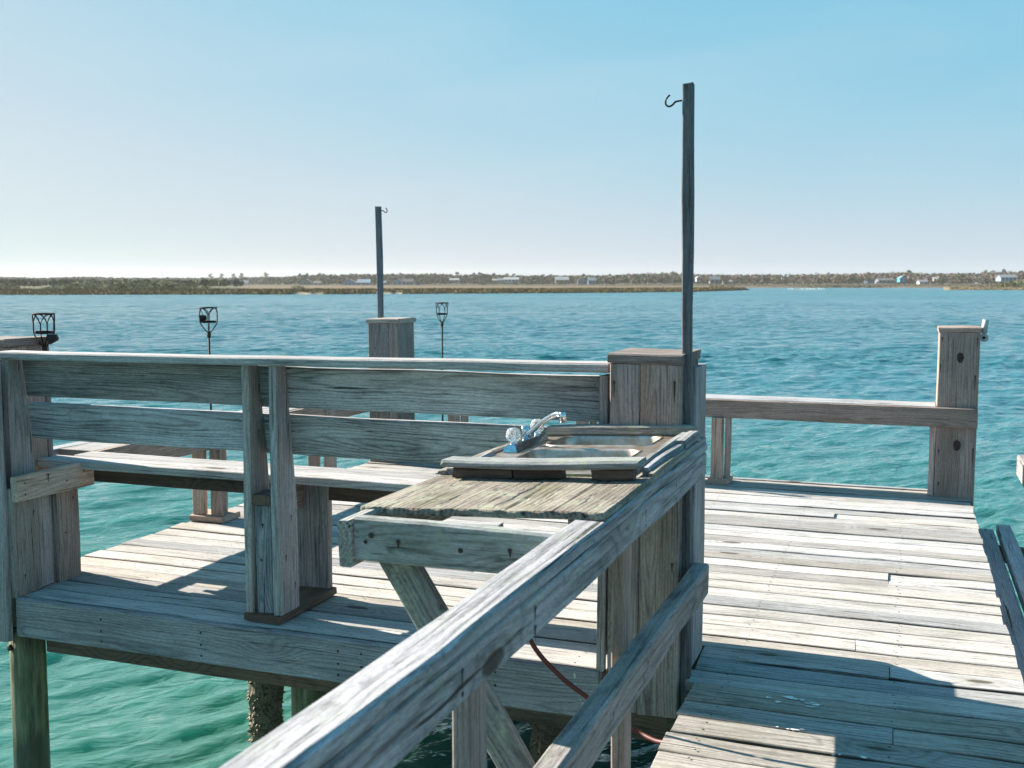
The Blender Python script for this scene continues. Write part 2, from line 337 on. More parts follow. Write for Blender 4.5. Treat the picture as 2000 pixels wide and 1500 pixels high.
# ------------------------------------------------------------------ water
WZ = -1.1
def make_water():
    r = np.concatenate([[.3, 1.5, 3.0], 4.0 * 1.0045 ** np.arange(0, 308)]); r = np.concatenate([r, np.arange(r[-1] + .075, 44, .085)]); r = np.concatenate([r, np.arange(r[-1] + .12, 78, .17)]); r = np.concatenate([r, r[-1] * 1.0038 ** np.arange(1, 470)])
    r = np.concatenate([r, r[-1] * 1.04 ** np.arange(1, 52)])
    az = np.concatenate([np.radians(np.linspace(-80, -52, 60)), np.radians(np.linspace(-52, 12, 600))[1:], np.radians(np.linspace(12, 60, 80))[1:], np.radians(np.linspace(60, 280, 60))[1:-1]]); dr = np.gradient(r); da = np.gradient(az)
    A, Rr = np.meshgrid(az, r); X = np.sin(A) * Rr; Y = np.cos(A) * Rr
    sp = np.maximum(np.repeat(dr[:, None], len(az), 1), Rr * np.abs(da)[None, :])
    Z = np.zeros_like(X); rg = np.random.RandomState(3)
    main = YAW + R(28)                               # heading of the wind ripples, left of the view axis
    for i in range(84):
        lam = .11 * (2.8 / .11) ** (i / 83.) * rg.uniform(.92, 1.08); k = 2 * np.pi / lam
        th = main + rg.normal(0, .33 if lam < .8 else .6); kx, ky = -np.sin(th) * k, np.cos(th) * k
        amp = lam * .0078 * ((.45 if lam < .8 else .22 + .26 * np.clip((Rr - 10) / 22, 0, 1)) + .95 * math.exp(-(math.log(lam / .26) / .6) ** 2))
        att = np.clip((lam / sp - 2.2) / 2.5, 0, 1)
        gust = 1 + .5 * np.sin(X * .09 * rg.uniform(.5, 2) + rg.uniform(0, 6)) * np.sin(Y * .1 * rg.uniform(.5, 2) + rg.uniform(0, 6))
        p = kx * X + ky * Y + rg.uniform(0, 6.28) + .8 * np.sin(X * .9 + i) * np.sin(Y * .7 + i * 2)
        Z += amp * att * gust * (np.sin(p) - .25 * np.cos(2 * p))
    v = np.stack([X, Y, Z + WZ], -1).reshape(-1, 3)
    nr, na = X.shape; i, j = np.meshgrid(np.arange(nr - 1), np.arange(na), indexing='ij'); j2 = (j + 1) % na
    f = np.stack([i * na + j, (i + 1) * na + j, (i + 1) * na + j2, i * na + j2], -1).reshape(-1, 4)
    n = NT('sea_water'); pos = n.n('ShaderNodeNewGeometry').outputs['Position']
    d = n.vec('LENGTH', pos)
    big = n.noise(n.vec('MULTIPLY', pos, (.035, .012, 1)), 1, 4, .6)
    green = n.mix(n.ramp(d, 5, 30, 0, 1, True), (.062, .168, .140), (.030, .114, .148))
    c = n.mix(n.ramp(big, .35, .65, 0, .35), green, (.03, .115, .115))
    n.put(n.b.inputs['Base Color'], c); n.b.inputs['IOR'].default_value = 1.33
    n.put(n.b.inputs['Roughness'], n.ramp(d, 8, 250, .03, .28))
    rot = n.n('ShaderNodeVectorRotate', rotation_type='Z_AXIS'); n.put(rot.inputs['Vector'], pos); rot.inputs['Angle'].default_value = -main
    q = rot.outputs[0]
    b1 = n.noise(n.vec('MULTIPLY', q, (3.0, 9.0, 1)), 1, 3, .55, .5); b2 = n.noise(n.vec('MULTIPLY', q, (.9, 2.7, 1)), 1, 3, .55, .5)
    b3 = n.noise(n.vec('MULTIPLY', q, (.5, .8, 1)), 1, 3, .6)
    rv = n.n('ShaderNodeVectorRotate', rotation_type='Z_AXIS'); n.put(rv.inputs['Vector'], pos); rv.inputs['Angle'].default_value = -YAW
    band = n.ramp(n.noise(n.vec('MULTIPLY', rv.outputs[0], (.012, .055, 1)), 1, 4, .62), .32, .68, .25, 1.6)
    h = n.math('ADD', n.math('MULTIPLY', b1, .034), n.math('MULTIPLY', b2, n.ramp(d, 8, 40, .03, .17)))
    h = n.math('ADD', h, n.math('MULTIPLY', b3, n.ramp(d, 20, 110, .02, .5)))
    n.bump(n.math('MULTIPLY', h, band), 1.0, 1.0)
    n.b.inputs['Subsurface Weight'].default_value = .45; n.b.inputs['Subsurface Radius'].default_value = (.25, 1.0, .7); n.b.inputs['Subsurface Scale'].default_value = 2.0
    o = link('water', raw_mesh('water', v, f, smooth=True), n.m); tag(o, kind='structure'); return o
make_water()

# ------------------------------------------------------------------ far shore: ground, marsh, woods
def interp(px, pts): return np.interp(px, [p[0] for p in pts], [p[1] for p in pts])
SHORE_Y = [(-2500, 580), (0, 576), (300, 575.4), (560, 575), (700, 574.4), (900, 573.4), (1180, 571.8), (1350, 570.0), (1430, 567.6), (1456, 566.4)]
def shore_dist(px): return 2.6 * F_PX / (interp(px, SHORE_Y) - HOR) + 1.6 * np.sin(px * .045) + 1.1 * np.sin(px * .13 + 1)
def far_ground():
    cols = np.concatenate([np.arange(-2500, -200, 25), np.arange(-200, 2200, 3), np.arange(2200, 5200, 25)])
    D = np.concatenate([np.arange(205, 480, 2.2), np.arange(480, 700, 4), np.arange(700, 1000, 25), np.arange(1000, 4200, 160)])
    rg = np.random.RandomState(5); V = []; T = []
    for ci, px in enumerate(cols):
        sd = float(shore_dist(px))
        land = 607 + 6 * math.sin(px * .02)
        for d in D:
            z = -2.0; t = (.25, .19, .12)
            if px < 1460 and d > sd:
                e = d - sd; back = 99999 if px < 1385 else sd + (1460 - px) * .75 + 3
                if d < back:
                    z = -1.1 + min(.85, e * .16) + .06 * rg.rand()
                    k = min(1, max(0, (e - 25) / 60)); t = (.085 + .035 * k, .066 + .024 * k, .030 + .022 * k)
                    if px < 470 and e > 14: t = (.075, .078, .045)
                    if e < 1.5: t = (.055, .045, .026)
                    if e < 2.6 and (575 < px < 632 or 738 < px < 785): t = (.25, .22, .17); z = min(z, -1.0)
            if px > 1835:                                     # the near spit at the right
                s2 = 2.6 * F_PX / 13.4
                if d > s2 + max(0, 1850 - px) * 2 and d < s2 + 120: z = max(z, -1.1 + min(.8, max(0, d - s2 - max(0, 1880 - px) * .5) * .05)); t = (.20, .16, .09) if rg.rand() > .3 else (.13, .095, .05)
            if d > land - (40 if px < 1385 else 0):
                e = d - land; z = max(z, -1.1 + min(1.0, (e + 40) * .1 if px < 1385 else e * .12) + min(.5, max(0, e - 30) * .01)); t = (.105, .08, .056) if e < 40 and px > 480 else (.045, .048, .03)
            if d > 1000: z = 1.2
            b = bearing(px); kk = d / (b @ np.array([-math.sin(YAW), math.cos(YAW)])) if abs(px) < 99999 else d
            V.append((b[0] * kk, b[1] * kk, z)); T.append(t)
    nc, nd = len(cols), len(D); i, j = np.meshgrid(np.arange(nc - 1), np.arange(nd - 1), indexing='ij')
    f = np.stack([i * nd + j, (i + 1) * nd + j, (i + 1) * nd + j + 1, i * nd + j + 1], -1).reshape(-1, 4)
    o = link('far_shore_ground', raw_mesh('far_shore_ground', V, f, T), M['marsh']); tag(o, kind='structure')
far_ground()

def marsh_grass():
    """reeds standing along the water edge and thinning over the flats"""
    rg = np.random.RandomState(11); V, F_, T = [], [], []
    def tuft(p, h, w, col):
        a = rg.uniform(0, math.pi); dx, dy = math.cos(a) * w, math.sin(a) * w; b = len(V)
        V.extend([(p[0] - dx, p[1] - dy, p[2] - .15), (p[0] + dx, p[1] + dy, p[2] - .15), (p[0] + rg.normal(0, w * .5), p[1], p[2] + h)]); F_.append((b, b + 1, b + 2)); T.extend([col] * 3)
    for _ in range(26000):
        px = rg.uniform(-250, 1452); sd = float(shore_dist(px)); e = rg.exponential(14) + .3
        if e < 3 and (570 < px < 636 or 735 < px < 788): continue
        if px > 1385 and e > (1460 - px) * .7: continue
        k = min(1, e / 70); c = np.array((.18, .135, .055)) * (1 - k) + np.array((.12, .092, .064)) * k
        c = c * rg.uniform(.65, 1.25)
        if px < 470 and e > 14: c = np.array((.085, .088, .05)) * rg.uniform(.7, 1.3)
        if rg.rand() < .18: c = np.array((.06, .07, .03)) * rg.uniform(.7, 1.2)
        tuft(shore_pt(px, sd + e, -1.1 + min(.8, e * .16)), rg.uniform(.25, .6), rg.uniform(.12, .3), c)
    for _ in range(6000):
        px = rg.uniform(1385, 2300); e = rg.exponential(12)
        tuft(shore_pt(px, 609 + e, -1.05 + min(.6, e * .1)), rg.uniform(.4, 1.0), rg.uniform(.3, .6), np.array((.16, .115, .065)) * rg.uniform(.6, 1.2))
    for _ in range(3500):
        px = rg.uniform(1848, 2250); e = rg.exponential(14)
        tuft(shore_pt(px, 408 + e, -1.15 + min(.8, e * .05)), rg.uniform(.2, .6), rg.uniform(.15, .4), np.array((.18, .145, .08)) * rg.uniform(.6, 1.2))
    o = link('marsh_grass', raw_mesh('marsh_grass', V, F_, T), M['marsh']); tag(o, kind='stuff')
    o['label'] = 'tan marsh grass along the far shore'
marsh_grass()

def leaf_cloud(rg, c, rad, n, size, col, V, F_, T, flat=1.):
    p = rg.normal(0, 1, (n, 3)); p /= np.linalg.norm(p, axis=1)[:, None]; p *= rg.uniform(.45, 1.0, (n, 1)) ** .6 * np.array(rad)
    for q in p:
        a = rg.normal(0, 1, 3); a /= np.linalg.norm(a); b = np.cross(a, rg.normal(0, 1, 3)); b /= np.linalg.norm(b); s = size * rg.uniform(.6, 1.3); i = len(V)
        m = np.array(c) + q; cc = np.array(col) * rg.uniform(.75, 1.3)
        V.extend([m - a * s, m + b * s * .8, m + a * s, m - b * s * .8]); F_.append((i, i + 1, i + 2, i + 3)); T.extend([cc] * 4)
PINE = (.06, .085, .05); BARE = (.155, .125, .105); OLIVE = (.11, .115, .068); SHRUB = (.15, .155, .085); RUST = (.16, .115, .085); GREY = (.115, .11, .095)

def wood_mass(name, label, px0, px1, d0, d1, top, cols, n, seed, leaf):
    rg = np.random.RandomState(seed); V, F_, T = [], [], []
    for _ in range(n):
        px = rg.uniform(px0, px1); d = rg.uniform(d0, d1); y = interp(px, top) + rg.exponential(1.4) - .3
        zt = EYE + (HOR - y) * d / F_PX; r = rg.uniform(1.6, 3.4) * d / 800; h = max(zt - .6, 2.)
        x, yy, _z = shore_pt(px, d, 0); col = np.array(cols[rg.choice(len(cols))])
        leaf_cloud(rg, (x, yy, .5 + h * .55), (r, r, h * .47), 46, leaf * rg.uniform(.8, 1.2), col, V, F_, T)
    o = link(name, raw_mesh(name, V, F_, T), M['foliage']); tag(o, kind='stuff'); o['label'] = label
TOP = [(-600, 540), (0, 541), (100, 543), (180, 541), (240, 543), (300, 543), (400, 543), (480, 542), (560, 541), (590, 538), (640, 537), (690, 536), (760, 535), (860, 535), (900, 537), (950, 535), (1000, 538), (1080, 538), (1180, 537), (1260, 534), (1320, 533), (1400, 537), (1500, 536), (1560, 536), (1640, 535), (1700, 533), (1760, 532), (1800, 534), (1900, 533), (1960, 531), (2000, 530), (2600, 528)]
wood_mass('distant_forest', 'blue-green forest far behind the marsh', -500, 640, 860, 1700, TOP, [PINE, PINE, OLIVE, GREY], 1500, 21, 1.3)
wood_mass('shore_wood', 'mixed bare and evergreen wood behind the marsh houses', 560, 1420, 740, 900, TOP, [PINE, PINE, OLIVE, BARE, GREY, RUST], 1300, 22, .75)
wood_mass('bare_wood', 'grey-brown leafless wood along the right of the far shore', 1380, 2400, 700, 880, TOP, [BARE, BARE, RUST, GREY, OLIVE], 1300, 23, .75)

wood_mass('marsh_thicket', 'low grey-green thicket between the left shrubs and the distant forest', -300, 475, 320, 840, [(-300, 551), (60, 553), (110, 555), (300, 551), (475, 555)], [SHRUB, OLIVE, GREY], 620, 24, .6)
def crown_mesh(kind, seed):
    rg = np.random.RandomState(seed); V, F_, T = [], [], []
    if kind == 'pine':
        for _ in range(7): leaf_cloud(rg, (rg.normal(0, .9), rg.normal(0, .9), rg.uniform(6.2, 9.2)), (1.1, 1.1, .6), 30, .42, np.array(PINE) * rg.uniform(.8, 1.3), V, F_, T)
    elif kind == 'round':
        for _ in range(8): leaf_cloud(rg, (rg.normal(0, 1.1), rg.normal(0, 1.1), rg.uniform(2.6, 5.4)), (1.4, 1.4, 1.2), 30, .5, np.array(OLIVE) * rg.uniform(.7, 1.2), V, F_, T)
    elif kind == 'bare':
        for _ in range(8): leaf_cloud(rg, (rg.normal(0, 1.2), rg.normal(0, 1.2), rg.uniform(3.4, 6.6)), (1.3, 1.3, 1.4), 20, .42, np.array(RUST if seed % 2 else BARE) * rg.uniform(.8, 1.2), V, F_, T)
    else:
        for _ in range(9): leaf_cloud(rg, (rg.normal(0, 1.0), rg.normal(0, 1.0), rg.uniform(.5, 1.9)), (.8, .8, .6), 34, .20, np.array(SHRUB) * rg.uniform(.7, 1.5) * np.array((1.1 if rg.rand() > .5 else .9, 1, 1)), V, F_, T)
    return raw_mesh('crown', V, F_, T)
def trunk_mesh(h, r, seed):
    rg = random.Random(seed); bm = bmesh.new(); x = y = 0; pts = []; rad = []
    for i in range(6):
        pts.append((x, y, h * i / 5 - .3)); rad.append(r * (1 - .13 * i)); x += rg.uniform(-.12, .12); y += rg.uniform(-.12, .12)
    tube(bm, pts, r, 6, radii=rad)
    for i in range(4):
        z = h * rg.uniform(.55, .95); a = rg.uniform(0, 6.28); l = rg.uniform(.8, 1.6); tube(bm, [(0, 0, z), (math.cos(a) * l, math.sin(a) * l, z + l * .6)], .05, 4, radii=[r * .4, r * .1])
    me = bpy.data.meshes.new('trunk'); bm.to_mesh(me); bm.free(); return me
PROTO = {}
for k, th, tr in (('pine', 8.6, .2), ('round', 4.2, .22), ('bare', 5.4, .18), ('shrub', 1.2, .07)):
    PROTO[k] = [(crown_mesh(k, 40 + s), trunk_mesh(th, tr, s)) for s in range(3)]
MARKS = [(400, 'the lone white house'), (480, 'the leftmost pale blue house'), (601, 'the blue-grey house'), (687, 'the bright blue house'), (740, 'the far pole'), (778, 'the tall pale blue house'), (818, 'the narrow blue house'), (859, 'the far torch'), (888, 'the low white-roofed house'), (998, 'the big white-roofed house'), (1096, 'the wide white-roofed house'), (1136, 'the grey gabled house'), (1340, 'the tall pole'), (1391, 'the square blue-grey house'), (1420, 'the low long pale house'), (1457, 'the marsh tip'), (1531, 'the high white house'), (1570, 'the gull sandbar'), (1691, 'the small dark blue house'), (1721, 'the long blue-grey house'), (1754, 'the turquoise house'), (1794, 'the white shed'), (1820, 'the pale tan house'), (1870, 'the tall brown pillar'), (1956, 'the grey-roofed house')]
def where(px):
    m = min(MARKS, key=lambda q: abs(q[0] - px)); d = px - m[0]
    return ('right above ' if abs(d) < 6 else ('just ' if abs(d) < 18 else 'well ') + ('left' if d < 0 else 'right') + ' of ') + m[1]
def tree(name, kind, px, d, ytop, base, label, cat, group, wide=1.):
    nat = {'pine': 9.8, 'round': 6.6, 'bare': 8., 'shrub': 2.6}[kind]
    h = EYE + (HOR - ytop) * d / F_PX - base; s = h / nat; cr, tr = random.choice(PROTO[kind])
    label = label.replace('@', where(px))
    o = empty(name, shore_pt(px, d, base), label, cat, group); o.rotation_euler.z = random.uniform(0, 6.28); o.scale = (s * wide, s * wide, s)
    link('crown', cr, M['foliage'], o, local=True); link('trunk', tr, M['bark'], o, local=True)
    return o
rt = random.Random(77)
for px, y in ((524, 531.5), (417, 534), (439, 534.5), (460, 534.5), (478, 533.5), (590, 534), (602, 533), (628, 533), (636, 534), (650, 535), (690, 534), (700, 534), (740, 535), (770, 534), (784, 533), (800, 535), (835, 534), (850, 533), (866, 534), (894, 531), (925, 533), (938, 531.5), (965, 533), (990, 534), (1003, 534), (1060, 535), (1074, 535), (1140, 535)):
    tree('pine_tree', 'pine', px, 905 if px > 560 else 1330, y, .8, 'tall dark pine on the far shore, @', 'pine tree', 'pines rising above the far wood', 1.1)
for px, y in ((1165, 536), (1190, 535), (1225, 534), (1255, 531), (1290, 531), (1310, 530), (1316, 531), (1596, 531), (1611, 532), (1735, 528), (1768, 527), (1784, 531), (1917, 527), (1932, 526), (1953, 526), (1963, 527), (1985, 528), (1640, 533), (1690, 531), (1665, 533)):
    tree('tall_tree', 'pine' if rt.random() < .6 else 'bare', px, 895, y, .8, 'tall tree rising above the brown wood, @', 'tree', 'trees rising above the brown wood')
for px, y in ((640, 545), (668, 548), (735, 549), (762, 548), (815, 546), (835, 546), (860, 546), (940, 547), (950, 546), (1010, 549), (1030, 547), (1060, 546), (1095, 547), (1180, 543), (1215, 541), (1240, 542), (1265, 540), (1285, 539), (1312, 543), (1328, 545), (1415, 546), (1455, 543), (1475, 542), (1490, 541)):
    tree('evergreen_tree', 'round', px + rt.uniform(-3, 3), 665 + rt.uniform(-12, 12), y, -.1, 'dark rounded evergreen on the far shore, @', 'tree', 'rounded evergreens by the far houses', 1.35)
for px, y in ((1516, 545), (1530, 546), (1555, 545), (1575, 543), (1592, 541), (1612, 540), (1632, 538), (1650, 539), (1670, 540), (1690, 541), (1832, 540), (1848, 538), (1868, 541), (1880, 542)):
    tree('green_tree', 'round' if rt.random() < .65 else 'bare', px + rt.uniform(-3, 3), 650 + rt.uniform(-10, 10), y, -.1, 'grey-green rounded tree at the far shore, @', 'tree', 'rounded trees at the right far shore', 1.3)
for px, y in ((1460, 539), (1545, 540), (1700, 536), (1720, 535), (1745, 534), (1780, 535), (1805, 536), (1825, 537), (1895, 535), (1915, 536), (1935, 537), (1358, 538), (1378, 539), (1403, 537), (1430, 538)):
    tree('bare_tree', 'bare', px, 690 + rt.uniform(-10, 10), y, .0, 'leafless reddish-brown tree on the far shore, @', 'tree', 'bare trees among the right far houses', 1.3)
for i in range(58):
    px = 8 + i * 8.2 + rt.uniform(-4, 4)
    if 62 < px < 88 and rt.random() < .6: continue
    y = interp(px, [(0, 550), (20, 551), (60, 559), (100, 559), (120, 556), (150, 550), (178, 545), (200, 552), (250, 547), (262, 543), (280, 548), (310, 545), (330, 544), (345, 551), (365, 547), (380, 554), (430, 560), (490, 564)]) + rt.uniform(0, 3.5)
    tree('marsh_shrub', 'shrub', px, float(shore_dist(px)) + rt.uniform(24, 60), y, -.35, 'olive-brown shrub crowding the marsh edge on the far left shore', 'shrub', 'shrubs on the left marsh edge', 1.25)
for px, y in ((578, 563), (588, 557), (596, 560), (606, 564), (626, 561), (655, 565), (668, 566)):
    tree('beach_bush', 'shrub', px, float(shore_dist(px)) + rt.uniform(6, 14), y, -.7, 'small green bush on the pale sand strip of the marsh', 'bush', 'bushes by the sand strip', 1.1)
for i in range(12):
    px = 1938 + i * 6.5; tree('spit_bush', 'shrub', px, 452 + rt.uniform(-15, 15), 550 - (i > 2) * 4 + rt.uniform(-2, 2), -.3, 'dark green bush on the sandy spit at the right edge', 'bush', 'bushes on the right spit', 1.2)

# far houses -----------------------------------------------------------------
hw = {}
def hmat(c):
    if c not in hw: hw[c] = plain('house_paint', c, .8, 0, .2, 1.5, col2=tuple(x * .85 for x in c))
    return hw[c]
GLASS = plain('dark_glass', (.03, .04, .05), .15)
def gable_roof(bm, w, dp, z, rise, ov=.35, th=.18):
    for sgn in (-1, 1):
        a = [(-w / 2 - ov, sgn * (dp / 2 + ov), z - ov * rise / (dp / 2)), (w / 2 + ov, sgn * (dp / 2 + ov), z - ov * rise / (dp / 2)), (w / 2 + ov, 0, z + rise), (-w / 2 - ov, 0, z + rise)]
        lo = [bm.verts.new(p) for p in a]; hi = [bm.verts.new((p[0], p[1], p[2] + th)) for p in a]
        bm.faces.new(lo); bm.faces.new(hi[::-1])
        for k in range(4): bm.faces.new((lo[k], lo[(k + 1) % 4], hi[(k + 1) % 4], hi[k]))
def boxbm(bm, x0, x1, y0, y1, z0, z1):
    v = [bm.verts.new(p) for p in ((x0, y0, z0), (x1, y0, z0), (x1, y1, z0), (x0, y1, z0), (x0, y0, z1), (x1, y0, z1), (x1, y1, z1), (x0, y1, z1))]
    for q in ((3, 2, 1, 0), (4, 5, 6, 7), (0, 1, 5, 4), (1, 2, 6, 5), (2, 3, 7, 6), (3, 0, 4, 7)): bm.faces.new([v[k] for k in q])
def house(px0, px1, ytop, ybase, d, wall, roof, label, turn=0., gable_end=False):
    w = (px1 - px0) * d / F_PX; base = EYE - (ybase - HOR) * d / F_PX - .4; top = EYE + (HOR - ytop) * d / F_PX
    H_ = max(top - base, 2.4); rise = min(H_ * .42, w * .32); hh = H_ - rise; dp = max(5., w * .75)
    o = empty('shore_house', shore_pt((px0 + px1) / 2, d, base), label, 'house', rot=(0, 0, YAW + turn + (math.pi / 2 if gable_end else 0)))
    W_, D_ = (dp, w) if gable_end else (w, dp)
    bm = bmesh.new(); boxbm(bm, -W_ / 2, W_ / 2, -D_ / 2, D_ / 2, 0, hh)
    for sx in (-1, 1):                                         # gable triangles
        q = [bm.verts.new(p) for p in ((sx * W_ / 2, -D_ / 2, hh), (sx * W_ / 2, D_ / 2, hh), (sx * W_ / 2, 0, hh + rise))]; q2 = [bm.verts.new((v.co.x - sx * .2, v.co.y, v.co.z)) for v in q]
        bm.faces.new(q); bm.faces.new(q2[::-1])
        for k in range(3): bm.faces.new((q[k], q[(k + 1) % 3], q2[(k + 1) % 3], q2[k]))
    bm_obj('wall', bm, hmat(wall), o, local=True)
    bm = bmesh.new(); gable_roof(bm, W_, D_, hh + .03, rise); bm_obj('roof', bm, hmat(roof), o, local=True)
    nf = max(1, int(hh / 2.4)); fw, dirx = (w, True)
    nw = max(2, int(w / 2.2))
    for fl in range(nf):
        for k in range(nw):
            u = -w / 2 + w * (k + .5) / nw; z = hh * (fl + .35) / nf; bm = bmesh.new()
            if gable_end: boxbm(bm, -W_ / 2 - .05, -W_ / 2 + .05, u - .42, u + .42, z, z + 1.15)
            else: boxbm(bm, u - .42, u + .42, -D_ / 2 - .05, -D_ / 2 + .05, z, z + 1.15)
            bm_obj('window', bm, GLASS, o, local=True)
    return o
WH = (.38, .39, .40); PB = (.22, .28, .34); BL = (.15, .24, .36); TN = (.24, .21, .175); GY = (.17, .19, .21); RG = (.10, .105, .11); RW = (.28, .29, .30)
for a in (
 (384, 416, 545, 556, 900, WH, RW, 'white gabled house alone at the left, behind the shrubs', .2, True),
 (449, 459, 552, 561, 860, WH, RG, 'tiny white cottage half hidden left of a pale blue house', 0),
 (471, 490, 548, 560, 860, PB, GY, 'pale blue house at the left end of the far houses', 0),
 (590, 612, 545, 557, 700, GY, RG, 'blue-grey house among pines above the green marsh bushes', 0, True),
 (617, 633, 549, 558, 700, PB, RG, 'small pale house beside the blue-grey house above the bushes', 0),
 (675, 699, 546, 559, 690, BL, RW, 'bright blue and white house left of the far pole', 0, True),
 (701, 726, 546, 559, 690, PB, PB, 'long pale blue house nearest the far pole on its left', 0),
 (752, 764, 549, 556, 700, TN, GY, 'small tan house just right of the far pole', 0),
 (770, 787, 545, 556, 700, PB, GY, 'tall pale blue gabled house right of the far pole', 0, True),
 (789, 809, 545, 556, 705, GY, RG, 'grey house adjoining the tall pale blue gabled house', 0),
 (813, 823, 548, 559, 690, BL, GY, 'narrow blue house behind round evergreens right of the far pole', 0, True),
 (880, 897, 545, 550, 720, TN, RW, 'low house with a white roof above the third torch', 0),
 (962, 971, 546, 551, 720, TN, TN, 'small tan house left of the big white-roofed house', 0),
 (973, 984, 544, 551, 720, PB, GY, 'pale grey house touching the big white-roofed house', 0),
 (985, 1013, 542, 551, 715, WH, RW, 'big house with a broad white roof midway along the shore', 0),
 (1084, 1109, 541, 553, 700, TN, RW, 'house with a wide white roof behind dark evergreens left of the grey gabled house', 0),
 (1127, 1146, 542, 554, 700, GY, RG, 'grey gabled house with white trim left of the tall pole', 0, True),
 (1147, 1162, 543, 554, 705, PB, GY, 'pale house just right of the grey gabled house', 0),
 (1356, 1363, 541, 549, 690, WH, WH, 'narrow white house just right of the tall pole', 0, True),
 (1382, 1400, 540, 553, 690, GY, GY, 'square blue-grey house right of the tall pole', 0),
 (1409, 1432, 548, 554, 690, PB, GY, 'low long pale house behind the marsh tip', 0),
 (1523, 1539, 539, 544, 720, WH, RW, 'white house set high among the brown trees', 0),
 (1685, 1697, 544, 552, 660, BL, RG, 'small dark blue house left of the long grey house', 0),
 (1706, 1736, 544, 552, 660, GY, RG, 'long blue-grey house with many windows', 0),
 (1748, 1760, 540, 550, 660, (.05, .28, .40), (.10, .24, .30), 'bright turquoise house among brown trees', 0, True),
 (1786, 1802, 547, 554, 650, WH, GY, 'small white shed at the water right of the turquoise house', 0),
 (1814, 1825, 543, 548, 680, TN, RW, 'pale tan house among trees above the right spit', 0),
 (1941, 1972, 537, 548, 600, PB, GY, 'house with a large grey roof nearest the right edge', 0)):
    house(*a)
mast = empty('radio_mast', shore_pt(323, 1600, .8), 'thin radio mast above the distant forest on the left', 'mast')
tube_obj('mast_pole', [(0, 0, 0), (0, 0, 14), (0, 0, 27)], .3, 'pvc', mast, 5, True, radii=[.4, .3, .15])
tube_obj('cross_arm', [(-.9, 0, 19), (.9, 0, 19)], .18, 'pvc', mast, 5, True)

def sandbar():
    bm = bmesh.new(); x0, y0, _ = shore_pt(1570, 430, 0)
    ring = []
    for k in range(28):
        a = k / 28 * 6.283; px = 1570 + 62 * math.cos(a); d = 436 + 16 * math.sin(a); p = shore_pt(px, d, 0); ring.append(bm.verts.new((p[0], p[1], -1.14)))
    c = bm.verts.new((x0, y0, -1.04))
    for k in range(28): bm.faces.new((ring[k], ring[(k + 1) % 28], c))
    tag(bm_obj('sandbar', bm, plain('wet_sand', (.40, .38, .34), .5, 0, .3, .5)), kind='structure')
sandbar()
def gull_mesh():
    bm = bmesh.new(); bmesh.ops.create_uvsphere(bm, u_segments=8, v_segments=6, radius=.5, matrix=Matrix.Translation((0, 0, .32)) @ Matrix.Diagonal((.62, .28, .3, 1)))
    bmesh.ops.create_uvsphere(bm, u_segments=6, v_segments=5, radius=.11, matrix=Matrix.Translation((.27, 0, .52)))
    tube(bm, [(-.25, 0, .34), (-.52, 0, .30)], .06, 5, radii=[.09, .02]); tube(bm, [(.34, 0, .52), (.45, 0, .50)], .02, 4, radii=[.03, .006])
    for s in (-1, 1): tube(bm, [(0, s * .06, .22), (.02, s * .06, -.02)], .015, 4)
    me = bpy.data.meshes.new('gull'); bm.to_mesh(me); bm.free(); me.materials.append(M['gull']); return me
gm = gull_mesh()
for i, px in enumerate((1536, 1540, 1543, 1562, 1570, 1573, 1578, 1583, 1587, 1594, 1599, 1604)):
    p = shore_pt(px, 432 + rt.uniform(-3, 5), -1.07); o = link('gull', gm, None, loc=p); o.rotation_euler.z = rt.uniform(0, 6.28)
    tag(o, 'white gull resting on the low sandbar', 'gull', 'gulls on the sandbar')

# ------------------------------------------------------------------ the dock: boards, fascia, joists
DX0, DX1, DY0, DY1 = -4.23, .449, 3.89, 8.27
deck = empty('deck', (-2, 5, 0), kind='structure')
deck['label'] = 'weathered plank deck of the pier'
nails = bmesh.new(); drops = bmesh.new()
def nail(x, y, z, r=.0045):
    vs_ = [nails.verts.new((x + r * math.cos(a * 1.0472), y + r * math.sin(a * 1.0472), z)) for a in range(6)]; nails.faces.new(vs_)
rb = random.Random(5)
def deck_row(y0, y1, x0, x1, mat, joints=()):
    joints = [j for j in joints if x0 + .3 < j < x1 - .3]
    cuts = [x0 + rb.uniform(-.006, .010)] + list(joints) + [x1 + rb.uniform(-.006, .008)]
    for a, b in zip(cuts, cuts[1:]):
        dz = rb.uniform(-.0035, .0035); g = .0015 if joints else 0
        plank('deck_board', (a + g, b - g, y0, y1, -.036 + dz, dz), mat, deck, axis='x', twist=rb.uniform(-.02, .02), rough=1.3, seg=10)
        x = math.ceil((a + .04) / .6) * .6
        while x < b - .03:
            for yy in (y0 + .03, y1 - .03): nail(x + rb.uniform(-.012, .012), yy + rb.uniform(-.006, .006), dz + .0036)
            x += .6
y = DY0 + .052; i = 0
joint = {2: (-.02,), 4: (-.16,), 8: (-2.1,), 11: (-.05,), 12: (-.05,), 15: (-1.9,), 19: (-2.6,), 22: (-.4,)}
while y < DY1 - .08:
    w = .134 + rb.uniform(-.006, .003); gap = rb.choice((.007, .009, .011, .014))
    x0 = DX0 if y > 4.05 else -3.955
    if y < 4.28: deck_row(y, y + w, x0, -1.066, 'deck'); deck_row(y, y + w, -.742, DX1, 'deck', joint.get(i, ()))
    else: deck_row(y, y + w, x0, DX1, 'deck', joint.get(i, ()))
    y += w + gap; i += 1
y = DY0 + .036; i = 0
while y > -1.2:
    w = .136 + rb.uniform(-.005, .004); gap = rb.choice((.007, .010, .013, .017))
    if i == 0: w = .17
    deck_row(y - w, y, -.712, DX1 + .01, 'walk', {1: (.0,)}.get(i, ())); y -= w + gap; i += 1
